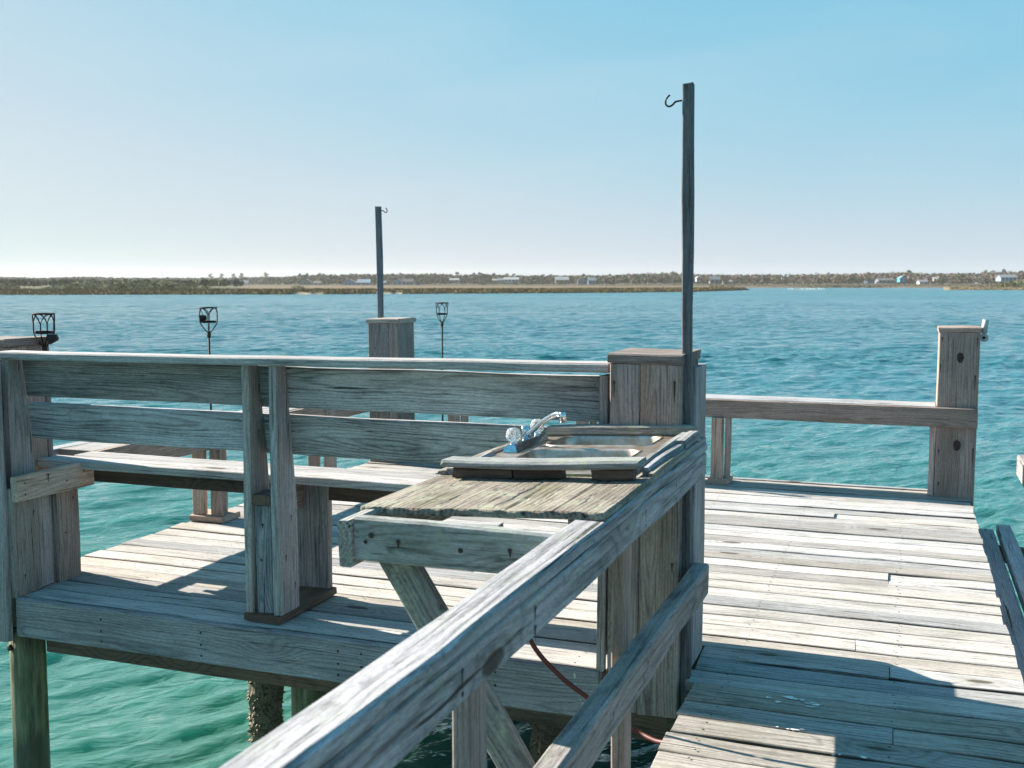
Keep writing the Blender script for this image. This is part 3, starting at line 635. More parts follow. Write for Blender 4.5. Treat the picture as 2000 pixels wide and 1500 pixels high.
plank('fascia_board', (-3.957, -1.075, DY0, DY0 + .038, -.185, .001), 'fascia', deck, ch=.005)
plank('fascia_board', (DX0 - .02, DX0 + .018, DY0 + .25, DY1, -.20, -.042), 'fascia', deck)
plank('fascia_board', (DX0, DX1, DY1 + .004, DY1 + .042, -.20, .004), 'fascia', deck)
plank('fascia_board', (DX1 - .045, DX1 - .008, -1.2, DY1, -.19, -.044), 'fascia', deck)
plank('fascia_board', (-.705, -.668, -1.2, 3.88, -.19, -.044), 'fascia', deck)
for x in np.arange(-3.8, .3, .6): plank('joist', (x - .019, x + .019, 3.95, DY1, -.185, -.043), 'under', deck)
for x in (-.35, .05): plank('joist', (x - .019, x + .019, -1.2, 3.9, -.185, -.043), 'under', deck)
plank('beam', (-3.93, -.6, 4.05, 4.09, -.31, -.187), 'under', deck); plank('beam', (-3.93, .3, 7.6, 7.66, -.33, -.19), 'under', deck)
for x in (-3.45, -2.9, -2.21, -2.1, -1.5):
    for z in (-.045, -.10, -.15):
        vs_ = [nails.verts.new((x + .006 * math.cos(a * 1.0472) + rb.uniform(-.004, .004) * 0, DY0 - .0045, z + .006 * math.sin(a * 1.0472))) for a in range(6)]; nails.faces.new(vs_)
o = bm_obj('nail_head', nails, M['nail'], deck); tag(o, kind='stuff')
def splat(c, r, u, v, n=5):
    for _ in range(n):
        q = Vector(c) + Vector(u) * rb.gauss(0, r * 1.3) + Vector(v) * rb.gauss(0, r * .5); rr = rb.uniform(.08, .3) * r; st_ = rb.uniform(1, 4)
        drops.faces.new([drops.verts.new(q + Vector(u) * rr * st_ * rb.uniform(.4, 1.2) * math.cos(a * .571) + Vector(v) * rr * rb.uniform(.3, 1.) * math.sin(a * .571)) for a in range(11)])
for (x, yy, r, n) in ((-.36, 3.86, .05, 7), (-.27, 3.87, .02, 3), (-.32, 3.60, .03, 4), (-.15, 3.45, .03, 3)):
    splat((x, yy, .0064), r, (1, .12, 0), (-.12, 1, 0), n)
for (x, z, r, n) in ((-1.17, -.03, .012, 4),): splat((x, DY0 - .0045, z), r, (.3, 0, 1), (1, 0, .2), n)
for k in range(4): splat((-1.145 + .002 * k, DY0 - .0045, -.09 - .018 * k), .008, (0, 0, 1), (1, 0, 0), 2)
o = bm_obj('bird_droppings', drops, M['drop'], deck); tag(o, kind='stuff')

# pilings ---------------------------------------------------------------------
def piling(x, y, r, top, label, mat='piling', barn=False):
    o = empty('piling', (x, y, 0), label, 'piling'); bm = bmesh.new(); rg = random.Random(int(x * 1000))
    n, m = (26, 40) if barn else (20, 14); rings = []
    for i in range(m + 1):
        z = -2.6 + (top + 2.6) * i / m; ring = []
        for k in range(n):
            rr = r * (1 + .02 * math.sin(k * .9 + z * 3)) * (1 - .02 * z)
            if barn: rr += max(0, rg.gauss(.002, .004)) * (1.6 if z < -.75 else 1)
            ring.append(bm.verts.new((math.cos(6.2832 * k / n) * rr, math.sin(6.2832 * k / n) * rr, z)))
        rings.append(ring)
    for A, B in zip(rings, rings[1:]):
        for k in range(n): bm.faces.new((A[k], A[(k + 1) % n], B[(k + 1) % n], B[k]))
    bm.faces.new(rings[-1])
    bm_obj('shaft', bm, M[mat], o, local=True, smooth=not barn)
    if barn:
        bm = bmesh.new()
        for _ in range(900):
            a = rg.uniform(0, 6.2832); z = -1.2 + .9 * rg.random() ** 1.3; q = rg.uniform(.004, .0115) * (1.35 if z < -.8 else 1)
            c = Vector((math.cos(a) * (r + .006), math.sin(a) * (r + .006), z)); nrm = Vector((math.cos(a), math.sin(a), rg.uniform(-.5, .3))).normalized(); u = nrm.orthogonal().normalized(); w = nrm.cross(u)
            base = [bm.verts.new(c + (u * math.cos(k * 1.2566) + w * math.sin(k * 1.2566)) * q) for k in range(5)]; tip = bm.verts.new(c + nrm * q * rg.uniform(.8, 1.8))
            for k in range(5): bm.faces.new((base[k], base[(k + 1) % 5], tip))
        tag(bm_obj('barnacles', bm, M['shell'], o, local=True), kind='stuff')
    return o
p1 = piling(-4.035, 4.03, .083, -.19, 'green-stained timber piling under the left front corner of the deck')
tube_obj('bolt', [(-.022, -.070, -.27), (-.026, -.092, -.27)], .017, 'rust', p1, 8, True)
p2 = piling(-2.54, 4.2, .084, -.19, 'green timber piling with a rusty bolt behind the deck front')
tube_obj('bolt', [(-.030, -.066, -.31), (-.035, -.090, -.31)], .017, 'rust', p2, 8, True)
piling(-3.36, 5.08, .082, -.19, 'barnacle-crusted piling standing in the water between two green pilings', 'barnacle', True)
piling(-1.62, 4.95, .085, -.19, 'barnacle-crusted piling nearest the walkway, below the red hose', 'barnacle', True)
piling(-4.0, 7.9, .11, -.2, 'piling under the far left corner of the deck')
piling(.3, 7.9, .11, -.2, 'piling under the far right corner of the deck')
piling(-.45, 1.9, .11, -.2, 'piling hidden below the near walkway')

# ------------------------------------------------------------------ near bench with backrest
b1 = empty('backrest_bench', (-2.64, 4.2, 0), 'grey wooden bench with slatted backrest seen from behind, nearest the camera', 'bench')
def taper(x0, x1, mat='upright', z0=.04, z1=1.145, y0=3.98, name='upright', d1=.085, d0=.16):
    L = z1 - z0
    def prof(u):
        z = z0 + L * u; k = min(1, max(0, (z - .5) / .645)); d = d0 + (d1 - d0) * k
        return (y0 - (y0 + .08), d - .08)
    return plank(name, (x0, x1, y0, y0 + .16, z0, z1), mat, b1, axis='z', prof=prof, seg=12)
taper(-2.725, -2.687); taper(-2.585, -2.547)
taper(-1.106, -1.07); taper(-4.075, -4.035, z0=-.02)
rk = .116
def slat(x0, x1, zc, h):
    yc = 3.98 + .085 + (1.145 - zc) * rk + .021
    beam('back_slat', (x0, yc, zc), (x1, yc, zc), h, .038, 'bench', b1, up=(0, -rk, 1), ch=.005)
for zc, h in ((1.044, .182), (.829, .178)):
    slat(-4.03, -2.634, zc, h); slat(-2.630, -1.09, zc, h)
beam('cap_rail', (-4.10, 4.03, 1.157), (-1.068, 4.03, 1.176), .13, .036, 'seat', b1, up=(0, 1, 0), ch=.006, bow=-.004)
plank('seat_board', (-4.185, -.815, 4.302, 4.444, .560, .600), 'seat', b1, bow=.002)
sb = plank('seat_board', (-4.09, -.875, 4.451, 4.597, .560, .600), 'seat', b1)
for v in sb.data.vertices:                                          # the far corner is cut off at an angle
    if v.co.x > 1.55: v.co.x -= (v.co.y + .073) * 1.25
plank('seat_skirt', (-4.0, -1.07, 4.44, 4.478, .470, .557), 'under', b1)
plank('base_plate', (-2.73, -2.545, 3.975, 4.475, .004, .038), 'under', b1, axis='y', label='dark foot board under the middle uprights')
plank('filler_board', (-2.682, -2.596, 4.0, 4.037, .04, .525), 'bench', b1); plank('filler_cap', (-2.684, -2.590, 3.985, 4.12, .53, .575), 'under', b1)
plank('support_panel', (-2.737, -2.562, 4.432, 4.47, .04, .558), 'upright', b1); plank('seat_support', (-2.735, -2.70, 4.15, 4.43, .43, .555), 'upright', b1)
# left end of the bench
plank('seat_support', (-3.948, -3.91, 3.885, 4.395, .468, .592), 'brown', b1, axis='y')
plank('end_board', (-3.99, -3.952, 3.885, 4.062, .006, .53), 'upright', b1); plank('end_board', (-4.01, -3.975, 4.07, 4.165, .006, .53), 'upright', b1)
plank('end_board', (-3.985, -3.948, 4.172, 4.322, .006, .52), 'brown', b1)
plank('corner_board', (-4.16, -3.972, 3.848, 3.886, -.205, 1.13), 'upright', b1)
plank('corner_board', (-4.12, -4.08, 3.89, 4.02, -.19, 1.13), 'upright', b1)

def face_nails(parent, items, local=False):
    """nail and bolt heads with short rust runs on upright faces: (x, y, z, axis, radius, run)"""
    bm = bmesh.new(); o3 = Vector((0, 0, 0)) if local else parent.location
    for (x, y, z, ax, r, run) in items:
        p = Vector((x, y, z)) - o3; u = Vector((1, 0, 0)) if ax == 'y' else Vector((0, 1, 0)); w = Vector((0, 0, 1)); nrm = Vector((0, -1, 0)) if ax == 'y' else Vector((1, 0, 0)); p = p + nrm * .0028
        bm.faces.new([bm.verts.new(p + nrm * .0008 + (u * math.cos(k * .7854) + w * math.sin(k * .7854)) * r) for k in range(8)])
        if run: bm.faces.new([bm.verts.new(p + u * a * r + w * b) for a, b in ((-.7, 0), (.7, 0), (.35, -run * .6), (.1, -run), (-.3, -run * .7))])
    tag(bm_obj('nail_head', bm, M['nail'], parent, (0, 0, 0) if local else parent.location, local), kind='stuff')
face_nails(b1, [(-3.91, 3.93, .555, 'x', .005, 0), (-3.91, 3.93, .50, 'x', .005, 0), (-3.91, 4.08, .57, 'x', .006, .04), (-3.91, 4.2, .52, 'x', .005, .0), (-3.91, 4.32, .55, 'x', .005, 0), (-3.952, 4.02, .40, 'x', .005, .03), (-3.952, 3.95, .10, 'x', .005, .03), (-3.948, 4.28, .42, 'x', .005, .02), (-3.948, 4.22, .25, 'x', .005, 0),
    (-2.547, 4.03, .30, 'x', .005, .03), (-2.547, 4.08, .47, 'x', .004, .04), (-2.547, 4.10, .16, 'x', .005, .03), (-2.687, 4.05, .85, 'x', .005, .06), (-2.687, 4.06, 1.05, 'x', .005, .05), (-2.64, 3.999, .44, 'y', .006, .02), (-2.65, 3.999, .28, 'y', .006, 0)])
# pillars ---------------------------------------------------------------------
def pillar(name, x0, x1, y0, y1, z0, z1, label, mat='pillar', split=None, cap_over=.012, cap_t=.038):
    o = empty(name, ((x0 + x1) / 2, (y0 + y1) / 2, 0), label, 'pillar'); t = .036
    xs = [x0] + ([split] if split else []) + [x1]
    for a, b in zip(xs, xs[1:]): plank('front_board', (a + .001, b - .001, y0, y0 + t, z0, z1 - cap_t), mat, o, axis='z')
    plank('side_board', (x0, x0 + t, y0 + t + .002, y1 - t - .002, max(z0, .004), z1 - cap_t), mat, o, axis='z'); plank('side_board', (x1 - t, x1, y0 + t + .002, y1 - t - .002, z0, z1 - cap_t), mat, o, axis='z')
    plank('back_board', (x0, x1, y1 - t, y1, max(z0, .004), z1 - cap_t), mat, o, axis='z')
    plank('cap', (x0 - cap_over, x1 + cap_over, y0 - cap_over, y1 + cap_over, z1 - cap_t + .001, z1), mat, o, axis='x', ch=.006)
    return o
mp = pillar('boxed_pillar', -1.050, -.775, 3.922, 4.27, -.15, 1.237, 'square boxed wooden pillar beside the sink, with the tall pole against it', split=-.93, cap_over=.005)
plank('side_trim', (-.783, -.748, 4.07, 4.30, .006, 1.18), 'rail', mp, axis='z'); plank('front_trim', (-1.088, -1.058, 3.912, 3.95, .003, .60), 'upright', mp, axis='z')
pillar('boxed_pillar', -4.48, -4.20, 4.13, 4.43, -.2, 1.222, 'square wooden pillar at the left end behind the backrest, topped by a black torch', split=-4.33, cap_t=.04)
pillar('boxed_pillar', -4.218, -3.945, 8.0, 8.32, -.2, 1.207, 'square wooden pillar at the far left corner under the shorter pole', 'upright', split=-4.03)
rp = pillar('boxed_pillar', .212, .476, 8.064, 8.36, -.25, 1.197, 'tall narrow brown pillar with two dark knots at the far right end of the bench', 'brown', cap_over=.006)
plank('side_trim', (.172, .207, 8.07, 8.11, .004, .52), 'brown', rp)
face_nails(rp, [(.232, 8.064, 1.12, 'y', .006, .03), (.457, 8.064, 1.12, 'y', .006, .07), (.226, 8.064, .93, 'y', .006, .05), (.452, 8.064, .86, 'y', .006, .12), (.235, 8.064, .33, 'y', .006, .04), (.457, 8.064, .35, 'y', .006, .15), (.24, 8.064, .10, 'y', .006, .03)])
face_nails(mp, [(-1.03, 3.922, 1.13, 'y', .005, .07), (-.80, 3.922, 1.135, 'y', .005, .08), (-1.02, 3.922, .80, 'y', .005, .04), (-.80, 3.922, .45, 'y', .005, .04), (-.88, 3.922, .05, 'y', .005, .05), (-.80, 3.922, .15, 'y', .005, .04)])
# two big loose knots on its face
KN = plain('dark_knot', (.05, .028, .02), .9, 0, .8, 60); KR = plain('pale_grain', (.25, .225, .20), .9)
for z, sc in ((.985, 1.), (.37, 1.08)):
    def almond(a, r): return (r * math.cos(a) * (1 + .08 * math.sin(3 * a + z)), r * 1.7 * math.sin(a) * (1 + .06 * math.cos(2 * a + z)))
    bm = bmesh.new(); c0 = bm.verts.new((0, -.0030, 0)); ring = [bm.verts.new((almond(a * .449, .022 * sc)[0], -.0022, almond(a * .449, .022 * sc)[1])) for a in range(14)]
    for a in range(14): bm.faces.new((ring[a], ring[(a + 1) % 14], c0))
    bm_obj('knot', bm, KN, rp, (.352, 8.062, z))
    bm = bmesh.new()
    for rr in (.029, .036): tube(bm, [(almond(a * .2618, rr * sc)[0], .0005, almond(a * .2618, rr * sc)[1] * (1 if a < 12 else 1.25)) for a in range(25)], .0022, 4, False)
    bm_obj('knot_ring', bm, KR, rp, (.352, 8.063, z))
rh = empty('rod_holder', (.505, 8.2, 1.12), 'short grey plastic rod holder tube clamped to the far right pillar', 'rod holder')
tube_obj('tube', [(.0, 0, .03), (.004, 0, .08), (.008, 0, .125)], .021, 'pvc', rh, 12, True); 
bm = bmesh.new(); bmesh.ops.create_cone(bm, segments=16, radius1=.03, radius2=.03, depth=.03, cap_ends=True, matrix=Matrix.Rotation(R(90), 4, 'X')); bm_obj('clamp', bm, M['pvc'], rh, local=True)
bm = bmesh.new(); bmesh.ops.create_cone(bm, segments=10, radius1=.011, radius2=.011, depth=.036, cap_ends=True, matrix=Matrix.Rotation(R(90), 4, 'X')); bm_obj('bolt', bm, M['rust'], rh, local=True)

# poles with hooks ------------------------------------------------------------
def hook(parent, p, s, r=.0042, sc=1.):
    pts = [(0, 0, 0), (.028, 0, -.003), (.040, 0, -.014), (.054, 0, -.020), (.066, 0, -.013), (.068, 0, .002), (.062, 0, .014), (.052, 0, .024)]
    tube_obj('hook', [(s * a[0] * sc + p[0], p[1], p[2] + a[2] * sc) for a in spline(pts, 4)], r, 'iron', parent)
tp = empty('tall_pole', (-.765, 4.01, -.2), 'tall thin square wooden pole with an iron hook beside the sink pillar', 'pole')
beam('post', (-.754, 3.988, -.22), (-.778, 3.988, 2.225), .038, .042, 'pole', tp, up=(1, 0, 0), seg=12); hook(tp, (-.796, 3.98, 2.165), -1, .0036, .95)
fp = empty('tall_pole', (-4.16, 8.36, .0), 'shorter thin wooden pole with a hook standing at the far left pillar', 'pole')
beam('post', (-4.270, 8.362, 0), (-4.295, 8.362, 2.155), .042, .05, 'pole', fp, up=(1, 0, 0), seg=10); hook(fp, (-4.272, 8.36, 2.12), 1, .004, .9)

# ------------------------------------------------------------------ left and far benches (no backs)
lb = empty('left_bench', (-4.27, 6.2, 0), 'backless bench along the left edge of the deck, between two pillars', 'bench')
plank('inner_fascia', (-4.090, -4.053, 4.60, 7.98, .465, .602), 'brown', lb)
plank('seat_board', (-4.325, -4.096, 4.605, 7.99, .562, .600), 'seat', lb); plank('seat_board', (-4.43, -4.334, 4.45, 7.99, .562, .600), 'seat', lb)
for y0 in (5.58, 6.98):
    plank('base_plate', (-4.225, -3.985, y0, y0 + .20, .004, .042), 'brown', lb, axis='x')
    for dx in (0, .135): plank('leg', (-4.215 + dx, -4.125 + dx, y0 + .02, y0 + .058, .044, .56), 'brown', lb)
    plank('leg', (-4.08, -4.045, y0 + .07, y0 + .16, .044, .46), 'brown', lb); plank('cross_piece', (-4.42, -4.095, y0 + .07, y0 + .108, .47, .56), 'under', lb)
fb = empty('far_bench', (-1.9, 8.15, 0), 'backless bench along the far edge of the deck, ending at the right pillar', 'bench')
plank('front_fascia', (-3.93, .474, 8.02, 8.058, .498, .634), 'brown', fb); plank('seat_board', (-3.93, .205, 8.062, 8.20, .60, .638), 'seat', fb); plank('seat_board', (-3.93, .205, 8.207, 8.345, .60, .638), 'seat', fb)
for x0 in (-3.5, -2.405, -1.352):
    plank('leg', (x0, x0 + .092, 8.0, 8.037, .044, .50), 'brown', fb); plank('leg', (x0 + .095, x0 + .131, 8.04, 8.13, .044, .597), 'brown', fb)
    plank('base_plate', (x0 - .02, x0 + .14, 7.975, 8.2, .004, .042), 'brown', fb, axis='y'); plank('cross_piece', (x0 + .04, x0 + .077, 8.064, 8.33, .51, .597), 'under', fb)

# ------------------------------------------------------------------ handrail of the walkway
hr = empty('handrail', (-.72, 2.0, 0), 'weathered grey handrail with a lower rail running from the sink counter toward the camera', 'handrail')
plank('top_rail', (-.768, -.682, -.9, 3.965, .879, .915), 'rail', hr, ch=.007, rough=1.6, seg=24)
plank('side_rail', (-.724, -.687, -.9, 3.955, .787, .876), 'rail', hr, ch=.006, rough=1.5, seg=20)
plank('lower_rail', (-.742, -.68, -.9, 4.005, .325, .44), 'rail', hr, ch=.008, rough=2., seg=20)
plank('post', (-.80, -.762, 1.84, 1.93, -.5, .86), 'upright', hr); plank('post', (-.772, -.733, 2.93, 3.02, -.5, .86), 'brown', hr)
plank('post', (-.80, -.762, .2, .29, -.5, .86), 'upright', hr)

face_nails(hr, [(-.687, y_, z_, 'x', .005, rb.choice((0, .02, .035))) for y_ in (1.62, 2.0, 2.42, 2.97, 3.4, 3.85) for z_ in (.85, .81)] + [(-.68, y_, .40 - .03 * (k % 2), 'x', .005, .02) for k, y_ in enumerate((2.6, 2.95, 3.0, 3.5, 3.9))])
# ------------------------------------------------------------------ sink counter (drains to the left, so it is tilted)
ct = empty('sink_counter', (-.69, 0, .935), 'rough mossy plywood counter on a braced frame holding the outdoor sink', 'counter', rot=(0, -.05, 0))
def ply_top():
    """one sheet of plywood whose face has opened in long wandering checks"""
    rg = random.Random(12); nx, ny = 230, 110; x0, x1, y0, y1 = -.677, .002, 2.535, 3.05
    xs = np.linspace(x0, x1, nx + 1); ys = np.linspace(y0, y1, ny + 1); X, Y = np.meshgrid(xs, ys, indexing='ij'); H = np.zeros_like(X)
    for _ in range(28):
        cx = rg.uniform(x0, x1); a, b_ = sorted((rg.uniform(y0 - .1, y1), rg.uniform(y0, y1 + .1)))
        if b_ - a > .34 and rg.random() < .6: b_ = a + rg.uniform(.06, .3)
        wd = rg.choice((.0012, .0018, .0028, .0045)); dp = rg.choice((.0015, .002, .004)); ph = rg.uniform(0, 6); sl = rg.uniform(-.06, .06)
        path = cx + sl * (Y - a) + .003 * np.sin(Y * 40 + ph) + .0016 * np.sin(Y * 110 + ph * 2)
        t = np.clip((Y - a) / max(.02, b_ - a), 0, 1); env = np.where((Y > a) & (Y < b_), np.sin(np.pi * t) ** .4, 0) * np.clip((Y - y0) / .015, .25, 1)
        d = np.abs(X - path) / (wd * (.4 + env)); H -= dp * env * np.exp(-d ** 2.2)
        H += .0005 * env * np.exp(-((X - path - wd * 2.2) / (wd * 2.4)) ** 2)      # lifted lip of the split veneer
    H += .0012 * np.sin(X * 23 + 1) * np.sin(Y * 9) 
    fr = .0010 * np.abs(np.sin(xs * 13) * np.sin(xs * 5.3 + 1)) + .0004 * np.sin(xs * 90); W_ = np.clip((y0 + .02 - Y) / .02, 0, 1)
    Yd = Y + W_ * fr[:, None]; rt_ = .002 * np.abs(np.sin(ys * 70) * np.sin(ys * 31)); Xd = X - np.clip((X - (x1 - .03)) / .03, 0, 1) * rt_[None, :]
    top = np.stack([Xd, Yd, H], -1).reshape(-1, 3); I = lambda i, j: i * (ny + 1) + j
    F_ = [(I(i, j), I(i + 1, j), I(i + 1, j + 1), I(i, j + 1)) for i in range(nx) for j in range(ny)]
    rim = [I(i, 0) for i in range(nx + 1)] + [I(nx, j) for j in range(1, ny + 1)] + [I(i, ny) for i in range(nx - 1, -1, -1)] + [I(0, j) for j in range(ny - 1, 0, -1)]
    n0 = len(top); low = top[rim].copy(); low[:, 2] = -.020; V = np.concatenate([top, low])
    F_ += [(rim[k], n0 + k, n0 + (k + 1) % len(rim), rim[(k + 1) % len(rim)]) for k in range(len(rim))][::1]
    # grain of the material runs along local x, so the sheet is stored turned a quarter
    c = np.array(((x0 + x1) / 2, (y0 + y1) / 2, 0)); Q = V - c; Q = np.stack([Q[:, 1], -Q[:, 0], Q[:, 2]], -1)
    link('counter_top', raw_mesh('counter_top', Q, F_), M['ply'], ct, c, True, Matrix(((0, -1, 0), (1, 0, 0), (0, 0, 1))), )
ply_top()
plank('counter_top', (-.072, .003, 3.052, 3.96, -.022, -.002), 'mossy', ct, local=True); plank('counter_top', (-.69, -.632, 3.052, 3.96, -.022, -.001), 'mossy', ct, local=True)
beam('apron', (-.625, 2.419, -.056), (-.035, 2.419, -.086), .112, .038, 'mossy', ct, up=(0, 0, 1), local=True, ch=.006)
plank('side_frame', (-.664, -.627, 2.39, 3.95, -.128, -.006), 'mossy', ct, local=True, ch=.005)
plank('rear_frame', (-.625, -.04, 3.90, 3.938, -.118, -.024), 'mossy', ct, local=True)
plank('cleat', (-.62, -.25, 2.45, 2.488, -.06, -.022), 'seat', ct, local=True)
plank('sink_trim', (-.622, -.012, 2.955, 3.042, .036, .060), 'mossy', ct, local=True, ch=.008, rough=2, label='thick worn board in front of the sink')
for a, b in ((-.60, -.40), (-.40, -.245), (-.16, -.03)): plank('packing_block', (a, b - .006, 2.984, 3.03, .001, .035), 'under', ct, local=True)  # dark wood colour stands in for the shaded gap under the trim board
plank('sink_trim', (-.60, -.030, 3.895, 3.965, .010, .046), 'mossy', ct, local=True, ch=.006, rough=1.5, label='board behind the sink')
plank('sink_trim', (-.066, -.040, 3.05, 3.85, .010, .030), 'mossy', ct, local=True); plank('sink_trim', (-.038, -.012, 3.10, 3.60, .0, .022), 'rail', ct, local=True)
plank('sink_trim', (-.040, -.003, 3.605, 3.85, .0, .034), 'rail', ct, local=True); plank('sink_trim', (-.012, .008, 3.06, 3.55, .0, .010), 'ply', ct, local=True)
plank('sink_trim', (-.682, -.652, 3.06, 3.82, .0, .014), 'ply', ct, local=True); plank('sink_trim', (-.650, -.632, 3.06, 3.42, .0, .018), 'rail', ct, local=True)
beam('knee_brace', (-.56, 2.47, -.085), (-.05, 2.47, -.98), .092, .038, 'brace', ct, up=(1, 0, .3), local=True, ch=.006, rough=2)

face_nails(ct, [(-.575, 2.40, -.045, 'y', .008, .0), (-.592, 2.40, -.062, 'y', .006, 0), (-.50, 2.40, -.058, 'y', .006, .02), (-.33, 2.40, -.075, 'y', .007, .0), (-.20, 2.40, -.07, 'y', .006, .02)], True)
# sink -------------------------------------------------------------------------
sk = empty('sink', (-.69, 0, .935), 'stained steel double-bowl sink set into the counter', 'sink', rot=(0, -.05, 0))
def rrect(x0, x1, y0, y1, r, n=6):
    out = []
    for cx, cy, a0 in ((x1 - r, y1 - r, 0), (x0 + r, y1 - r, 90), (x0 + r, y0 + r, 180), (x1 - r, y0 + r, 270)):
        for k in range(n + 1): a = R(a0 + 90 * k / n); out.append((cx + r * math.cos(a), cy + r * math.sin(a)))
    return out
bowls = [(-.53, -.135, 3.10, 3.555), (-.53, -.135, 3.635, 3.895)]
bm = bmesh.new(); edges = []
outer = rrect(-.628, -.070, 3.045, 3.925, .03)
for loop in [outer] + [rrect(*b, .055) for b in bowls]:
    vv = [bm.verts.new((x, yy, .008)) for x, yy in loop]
    edges += [bm.edges.new((vv[k], vv[(k + 1) % len(vv)])) for k in range(len(vv))]
bmesh.ops.triangle_fill(bm, use_beauty=True, use_dissolve=False, edges=edges)
bm_obj('rim', bm, M['steel'], sk, local=True)
for b in bowls:
    bm = bmesh.new(); rings = []
    for dz, ins in ((.008, -.002), (.0115, .000), (.0115, .003), (.009, .008), (.002, .011), (-.06, .016), (-.115, .020), (-.135, .028), (-.145, .048)):
        rings.append([bm.verts.new((x, yy, dz)) for x, yy in rrect(b[0] + ins, b[1] - ins, b[2] + ins, b[3] - ins, .055)])
    for A, B in zip(rings, rings[1:]):
        for k in range(len(A)): bm.faces.new((A[k], A[(k + 1) % len(A)], B[(k + 1) % len(A)], B[k]))
    bm.faces.new(rings[-1]); bm_obj('bowl', bm, M['steel'], sk, local=True, smooth=True)
    cx, cy = (b[0] + b[1]) / 2, (b[2] + b[3]) / 2
    bm = bmesh.new(); bmesh.ops.create_cone(bm, segments=18, radius1=.042, radius2=.042, depth=.004, cap_ends=True); bm_obj('drain', bm, M['chrome'], sk, (cx, cy, -.142), True)
tube_obj('drain_pipe', [(-.335, 3.33, -.146), (-.335, 3.33, -.30), (-.42, 3.5, -.36)], .02, 'pvc', sk, 10, True)

# faucet -----------------------------------------------------------------------
fc = empty('faucet', (-.69, 0, .935), 'chrome two-handle faucet with clear faceted knobs on the sink', 'faucet', rot=(0, -.05, 0))
bm = bmesh.new()
lo = [(-.618, 3.455), (-.562, 3.455), (-.562, 3.815), (-.618, 3.815)]; hi = [(-.607, 3.47), (-.573, 3.47), (-.573, 3.80), (-.607, 3.80)]
L_ = [bm.verts.new((*p, .009)) for p in lo]; H2 = [bm.verts.new((*p, .034)) for p in hi]
for k in range(4): bm.faces.new((L_[k], L_[(k + 1) % 4], H2[(k + 1) % 4], H2[k]))
bm.faces.new(H2); bm.faces.new(L_[::-1]); bmesh.ops.bevel(bm, geom=bm.edges[:], offset=.003, segments=2, affect='EDGES')
bm_obj('base', bm, M['chrome'], fc, local=True)
for yy in (3.505, 3.765):
    k_ = tube_obj('handle', [(-.59, yy, .034), (-.59, yy, .041)], .015, 'chrome', fc, 12, True)
    bm = bmesh.new(); prof = ((.012, .040), (.020, .045), (.027, .058), (.027, .072), (.020, .086), (.012, .090)); rings = []
    for i, (r_, z_) in enumerate(prof): rings.append([bm.verts.new((-.59 + r_ * math.cos((k + .5 * (i % 2)) * 6.2832 / 9), yy + r_ * math.sin((k + .5 * (i % 2)) * 6.2832 / 9), z_)) for k in range(9)])
    for i, (A, B) in enumerate(zip(rings, rings[1:])):
        for k in range(9):
            if i % 2 == 0: bm.faces.new((A[k], A[(k + 1) % 9], B[k])); bm.faces.new((A[(k + 1) % 9], B[(k + 1) % 9], B[k]))
            else: bm.faces.new((A[k], B[(k + 1) % 9], B[k])); bm.faces.new((A[k], A[(k + 1) % 9], B[(k + 1) % 9]))
    bm.faces.new(rings[0][::-1]); bm.faces.new(rings[-1]); kn = bm_obj('knob', bm, M['crystal'], k_, local=True)
    bm = bmesh.new(); bmesh.ops.create_cone(bm, segments=10, radius1=.007, radius2=.005, depth=.036, cap_ends=True, matrix=Matrix.Translation((-.59, yy, .062))); bm_obj('knob_core', bm, M['chrome'], k_, local=True)
tube_obj('spout_body', [(-.59, 3.635, .033), (-.59, 3.635, .062), (-.59, 3.635, .080)], .0165, 'chrome', fc, 14, True)
sp = tube_obj('spout', spline([(-.592, 3.635, .050), (-.565, 3.62, .062), (-.51, 3.59, .100), (-.465, 3.565, .124), (-.44, 3.55, .132), (-.423, 3.54, .131)], 5), .010, 'chrome', fc, 10, True)
tube_obj('aerator', [(-.418, 3.538, .140), (-.416, 3.537, .128), (-.415, 3.536, .104)], .0125, 'chrome', sp, 12, True)

# hose ------------------------------------------------------------------------
hp = spline([(-1.13, 3.52, .62), (-1.24, 3.52, .50), (-1.265, 3.52, .36), (-1.215, 3.52, .22), (-1.11, 3.52, .115), (-1.0, 3.53, .040), (-.93, 3.55, -.02), (-.86, 3.60, -.075), (-.78, 3.56, -.085), (-.68, 3.5, -.075), (-.5, 3.4, -.14)], 7)
tag(tube_obj('hose', hp, .0088, 'hose', None, 10), 'red-brown rubber hose drooping from under the sink to the walkway', 'hose')

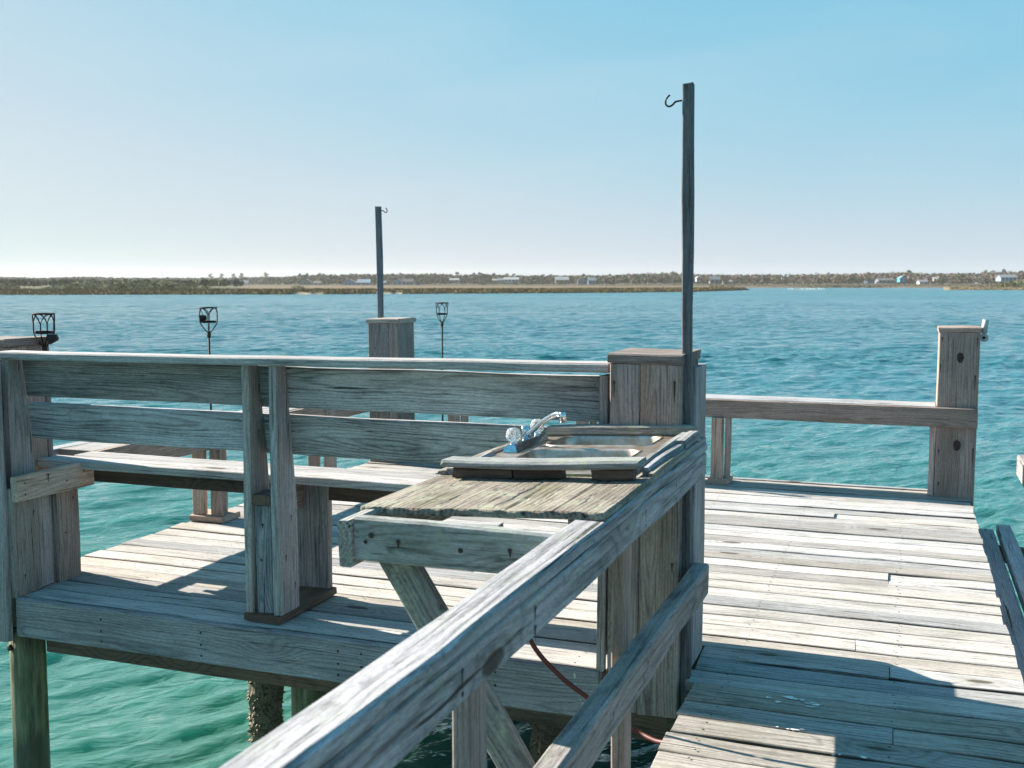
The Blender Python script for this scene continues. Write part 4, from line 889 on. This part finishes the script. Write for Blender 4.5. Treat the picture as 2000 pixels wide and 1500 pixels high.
# torches ---------------------------------------------------------------------
def torch(x, y, ztop, label, pole_to, cap=None, turn=.3, w=.057, bar=.0034):
    o = empty('torch_holder', (x, y, ztop - .17), label, 'torch', 'black iron torches around the deck', rot=(0, 0, turn)); T_ = .17
    def ring(name, r, z, th):
        bm = bmesh.new(); tube(bm, [(r * math.cos(a * .3307), r * math.sin(a * .3307), z) for a in range(20)], th, 5, False); bm_obj(name, bm, M['iron'], o, local=True, smooth=True)
    ring('top_ring', w, T_, .0045)
    bm = bmesh.new(); n = 16; rr = w * .88
    A = [[bm.verts.new((q * math.cos(k * 6.2832 / n), q * math.sin(k * 6.2832 / n), z)) for k in range(n)] for q, z in ((rr, .068), (rr, .082))]
    for k in range(n): bm.faces.new((A[0][k], A[0][(k + 1) % n], A[1][(k + 1) % n], A[1][k]))
    bm.faces.new(A[0][::-1]); bm_obj('cup', bm, M['iron'], o, local=True)
    for k in range(4):
        a0, a1 = k * math.pi / 2, (k + 1) * math.pi / 2
        P = [(w * math.cos(a0), w * math.sin(a0), .085)]
        for j in range(0, 9):
            u = j / 8; a = a0 + (a1 - a0) * u; P.append((w * math.cos(a), w * math.sin(a), .118 + .05 * math.sin(math.pi * u) ** .7))
        P.append((w * math.cos(a1), w * math.sin(a1), .085)); tube_obj('arch', P, bar, 'iron', o, 5, True)
        tube_obj('cage_bar', spline([(w * math.cos(a0), w * math.sin(a0), .12), (w * .97 * math.cos(a0), w * .97 * math.sin(a0), .07), (w * .62 * math.cos(a0), w * .62 * math.sin(a0), .036), (.012 * math.cos(a0), .012 * math.sin(a0), .004)], 3), bar, 'iron', o, 5, True)
    tube_obj('socket', [(0, 0, .010), (0, 0, -.03)], .013, 'rust', o, 8, True)
    tube_obj('pole', [(0, 0, -.02), (0, 0, (pole_to - ztop) / 2), (0, 0, pole_to - ztop + .17)], .0075, 'iron', o, 6, True)
    if cap:
        c = Vector(cap); bm = bmesh.new()
        bmesh.ops.create_cone(bm, segments=14, radius1=.028, radius2=.016, depth=.045, cap_ends=True, matrix=Matrix.Translation(c) @ Matrix.Rotation(R(75), 4, 'Y')); bm_obj('snuffer_cap', bm, M['rust'], o, local=True)
        bm = bmesh.new(); s0 = Vector((w * (1 if c.x > 0 else -1), 0, T_)); 
        for k in range(14):
            p = s0.lerp(c + Vector((0, 0, .02)), k / 13); q = s0.lerp(c + Vector((0, 0, .02)), (k + .8) / 13); tube(bm, [p, q], .0022 + .001 * (k % 2), 4)
        bm_obj('chain', bm, M['iron'], o, local=True)
    return o
torch(-4.165, 4.36, 1.343, 'black iron torch on the left front pillar with its cap hanging low', 1.0, (.05, -.02, .045), YAW + .1, w=.052)
torch(-4.44, 6.13, 1.335, 'black iron torch behind the left bench with a snuffer cap inside its basket', 0, (-.035, 0, .10), YAW + .2)
torch(-3.73, 8.42, 1.333, 'empty black torch on a thin rod behind the far bench', 0, None, YAW + .55, w=.052)

# ------------------------------------------------------------------ lower ramp at the right
rm = empty('boat_ramp', (.6, 6, -.24), 'low shaded plank ramp alongside the right edge of the deck', 'ramp')
plank('ramp_plank', (.458, .622, 1.0, 8.25, -.285, -.245), 'ramp', rm); plank('ramp_plank', (.640, .735, 1.0, 8.27, -.275, -.215), 'ramp', rm)
plank('ramp_plank', (.745, .90, 1.0, 6.9, -.285, -.245), 'ramp', rm); plank('cross_beam', (.46, .9, 7.9, 7.95, -.40, -.29), 'under', rm)
plank('cross_beam', (.46, .9, 4.0, 4.05, -.40, -.29), 'under', rm)
rr_ = empty('ramp_rail', (.83, 7, 0), 'sunlit white-grey wooden rail at the right edge beyond the ramp', 'rail')
plank('top_rail', (.80, .86, 1.0, 8.75, .07, .225), 'rail', rr_, ch=.01); plank('lower_rail', (.80, .86, 1.0, 6.75, -.235, -.10), 'rail', rr_, ch=.01)
plank('post', (.862, .93, 8.2, 8.29, -1.6, .22), 'rail', rr_); plank('post', (.862, .93, 6.4, 6.49, -1.6, .22), 'rail', rr_)

# ------------------------------------------------------------------ air
bm = bmesh.new(); boxbm(bm, -2600, 2600, -2600, 2600, -2.9, 34)
hm = bpy.data.materials.new('haze'); hm.use_nodes = True
for x in list(hm.node_tree.nodes):
    if x.type == 'BSDF_PRINCIPLED': hm.node_tree.nodes.remove(x)
pv = hm.node_tree.nodes.new('ShaderNodeVolumePrincipled'); pv.inputs['Density'].default_value = .00013; pv.inputs['Color'].default_value = (.92, .90, .86, 1); pv.inputs['Anisotropy'].default_value = .2
hm.node_tree.links.new(pv.outputs[0], [x for x in hm.node_tree.nodes if x.type == 'OUTPUT_MATERIAL'][0].inputs['Volume'])
M['haze'] = hm
tag(bm_obj('haze', bm, hm), kind='stuff')
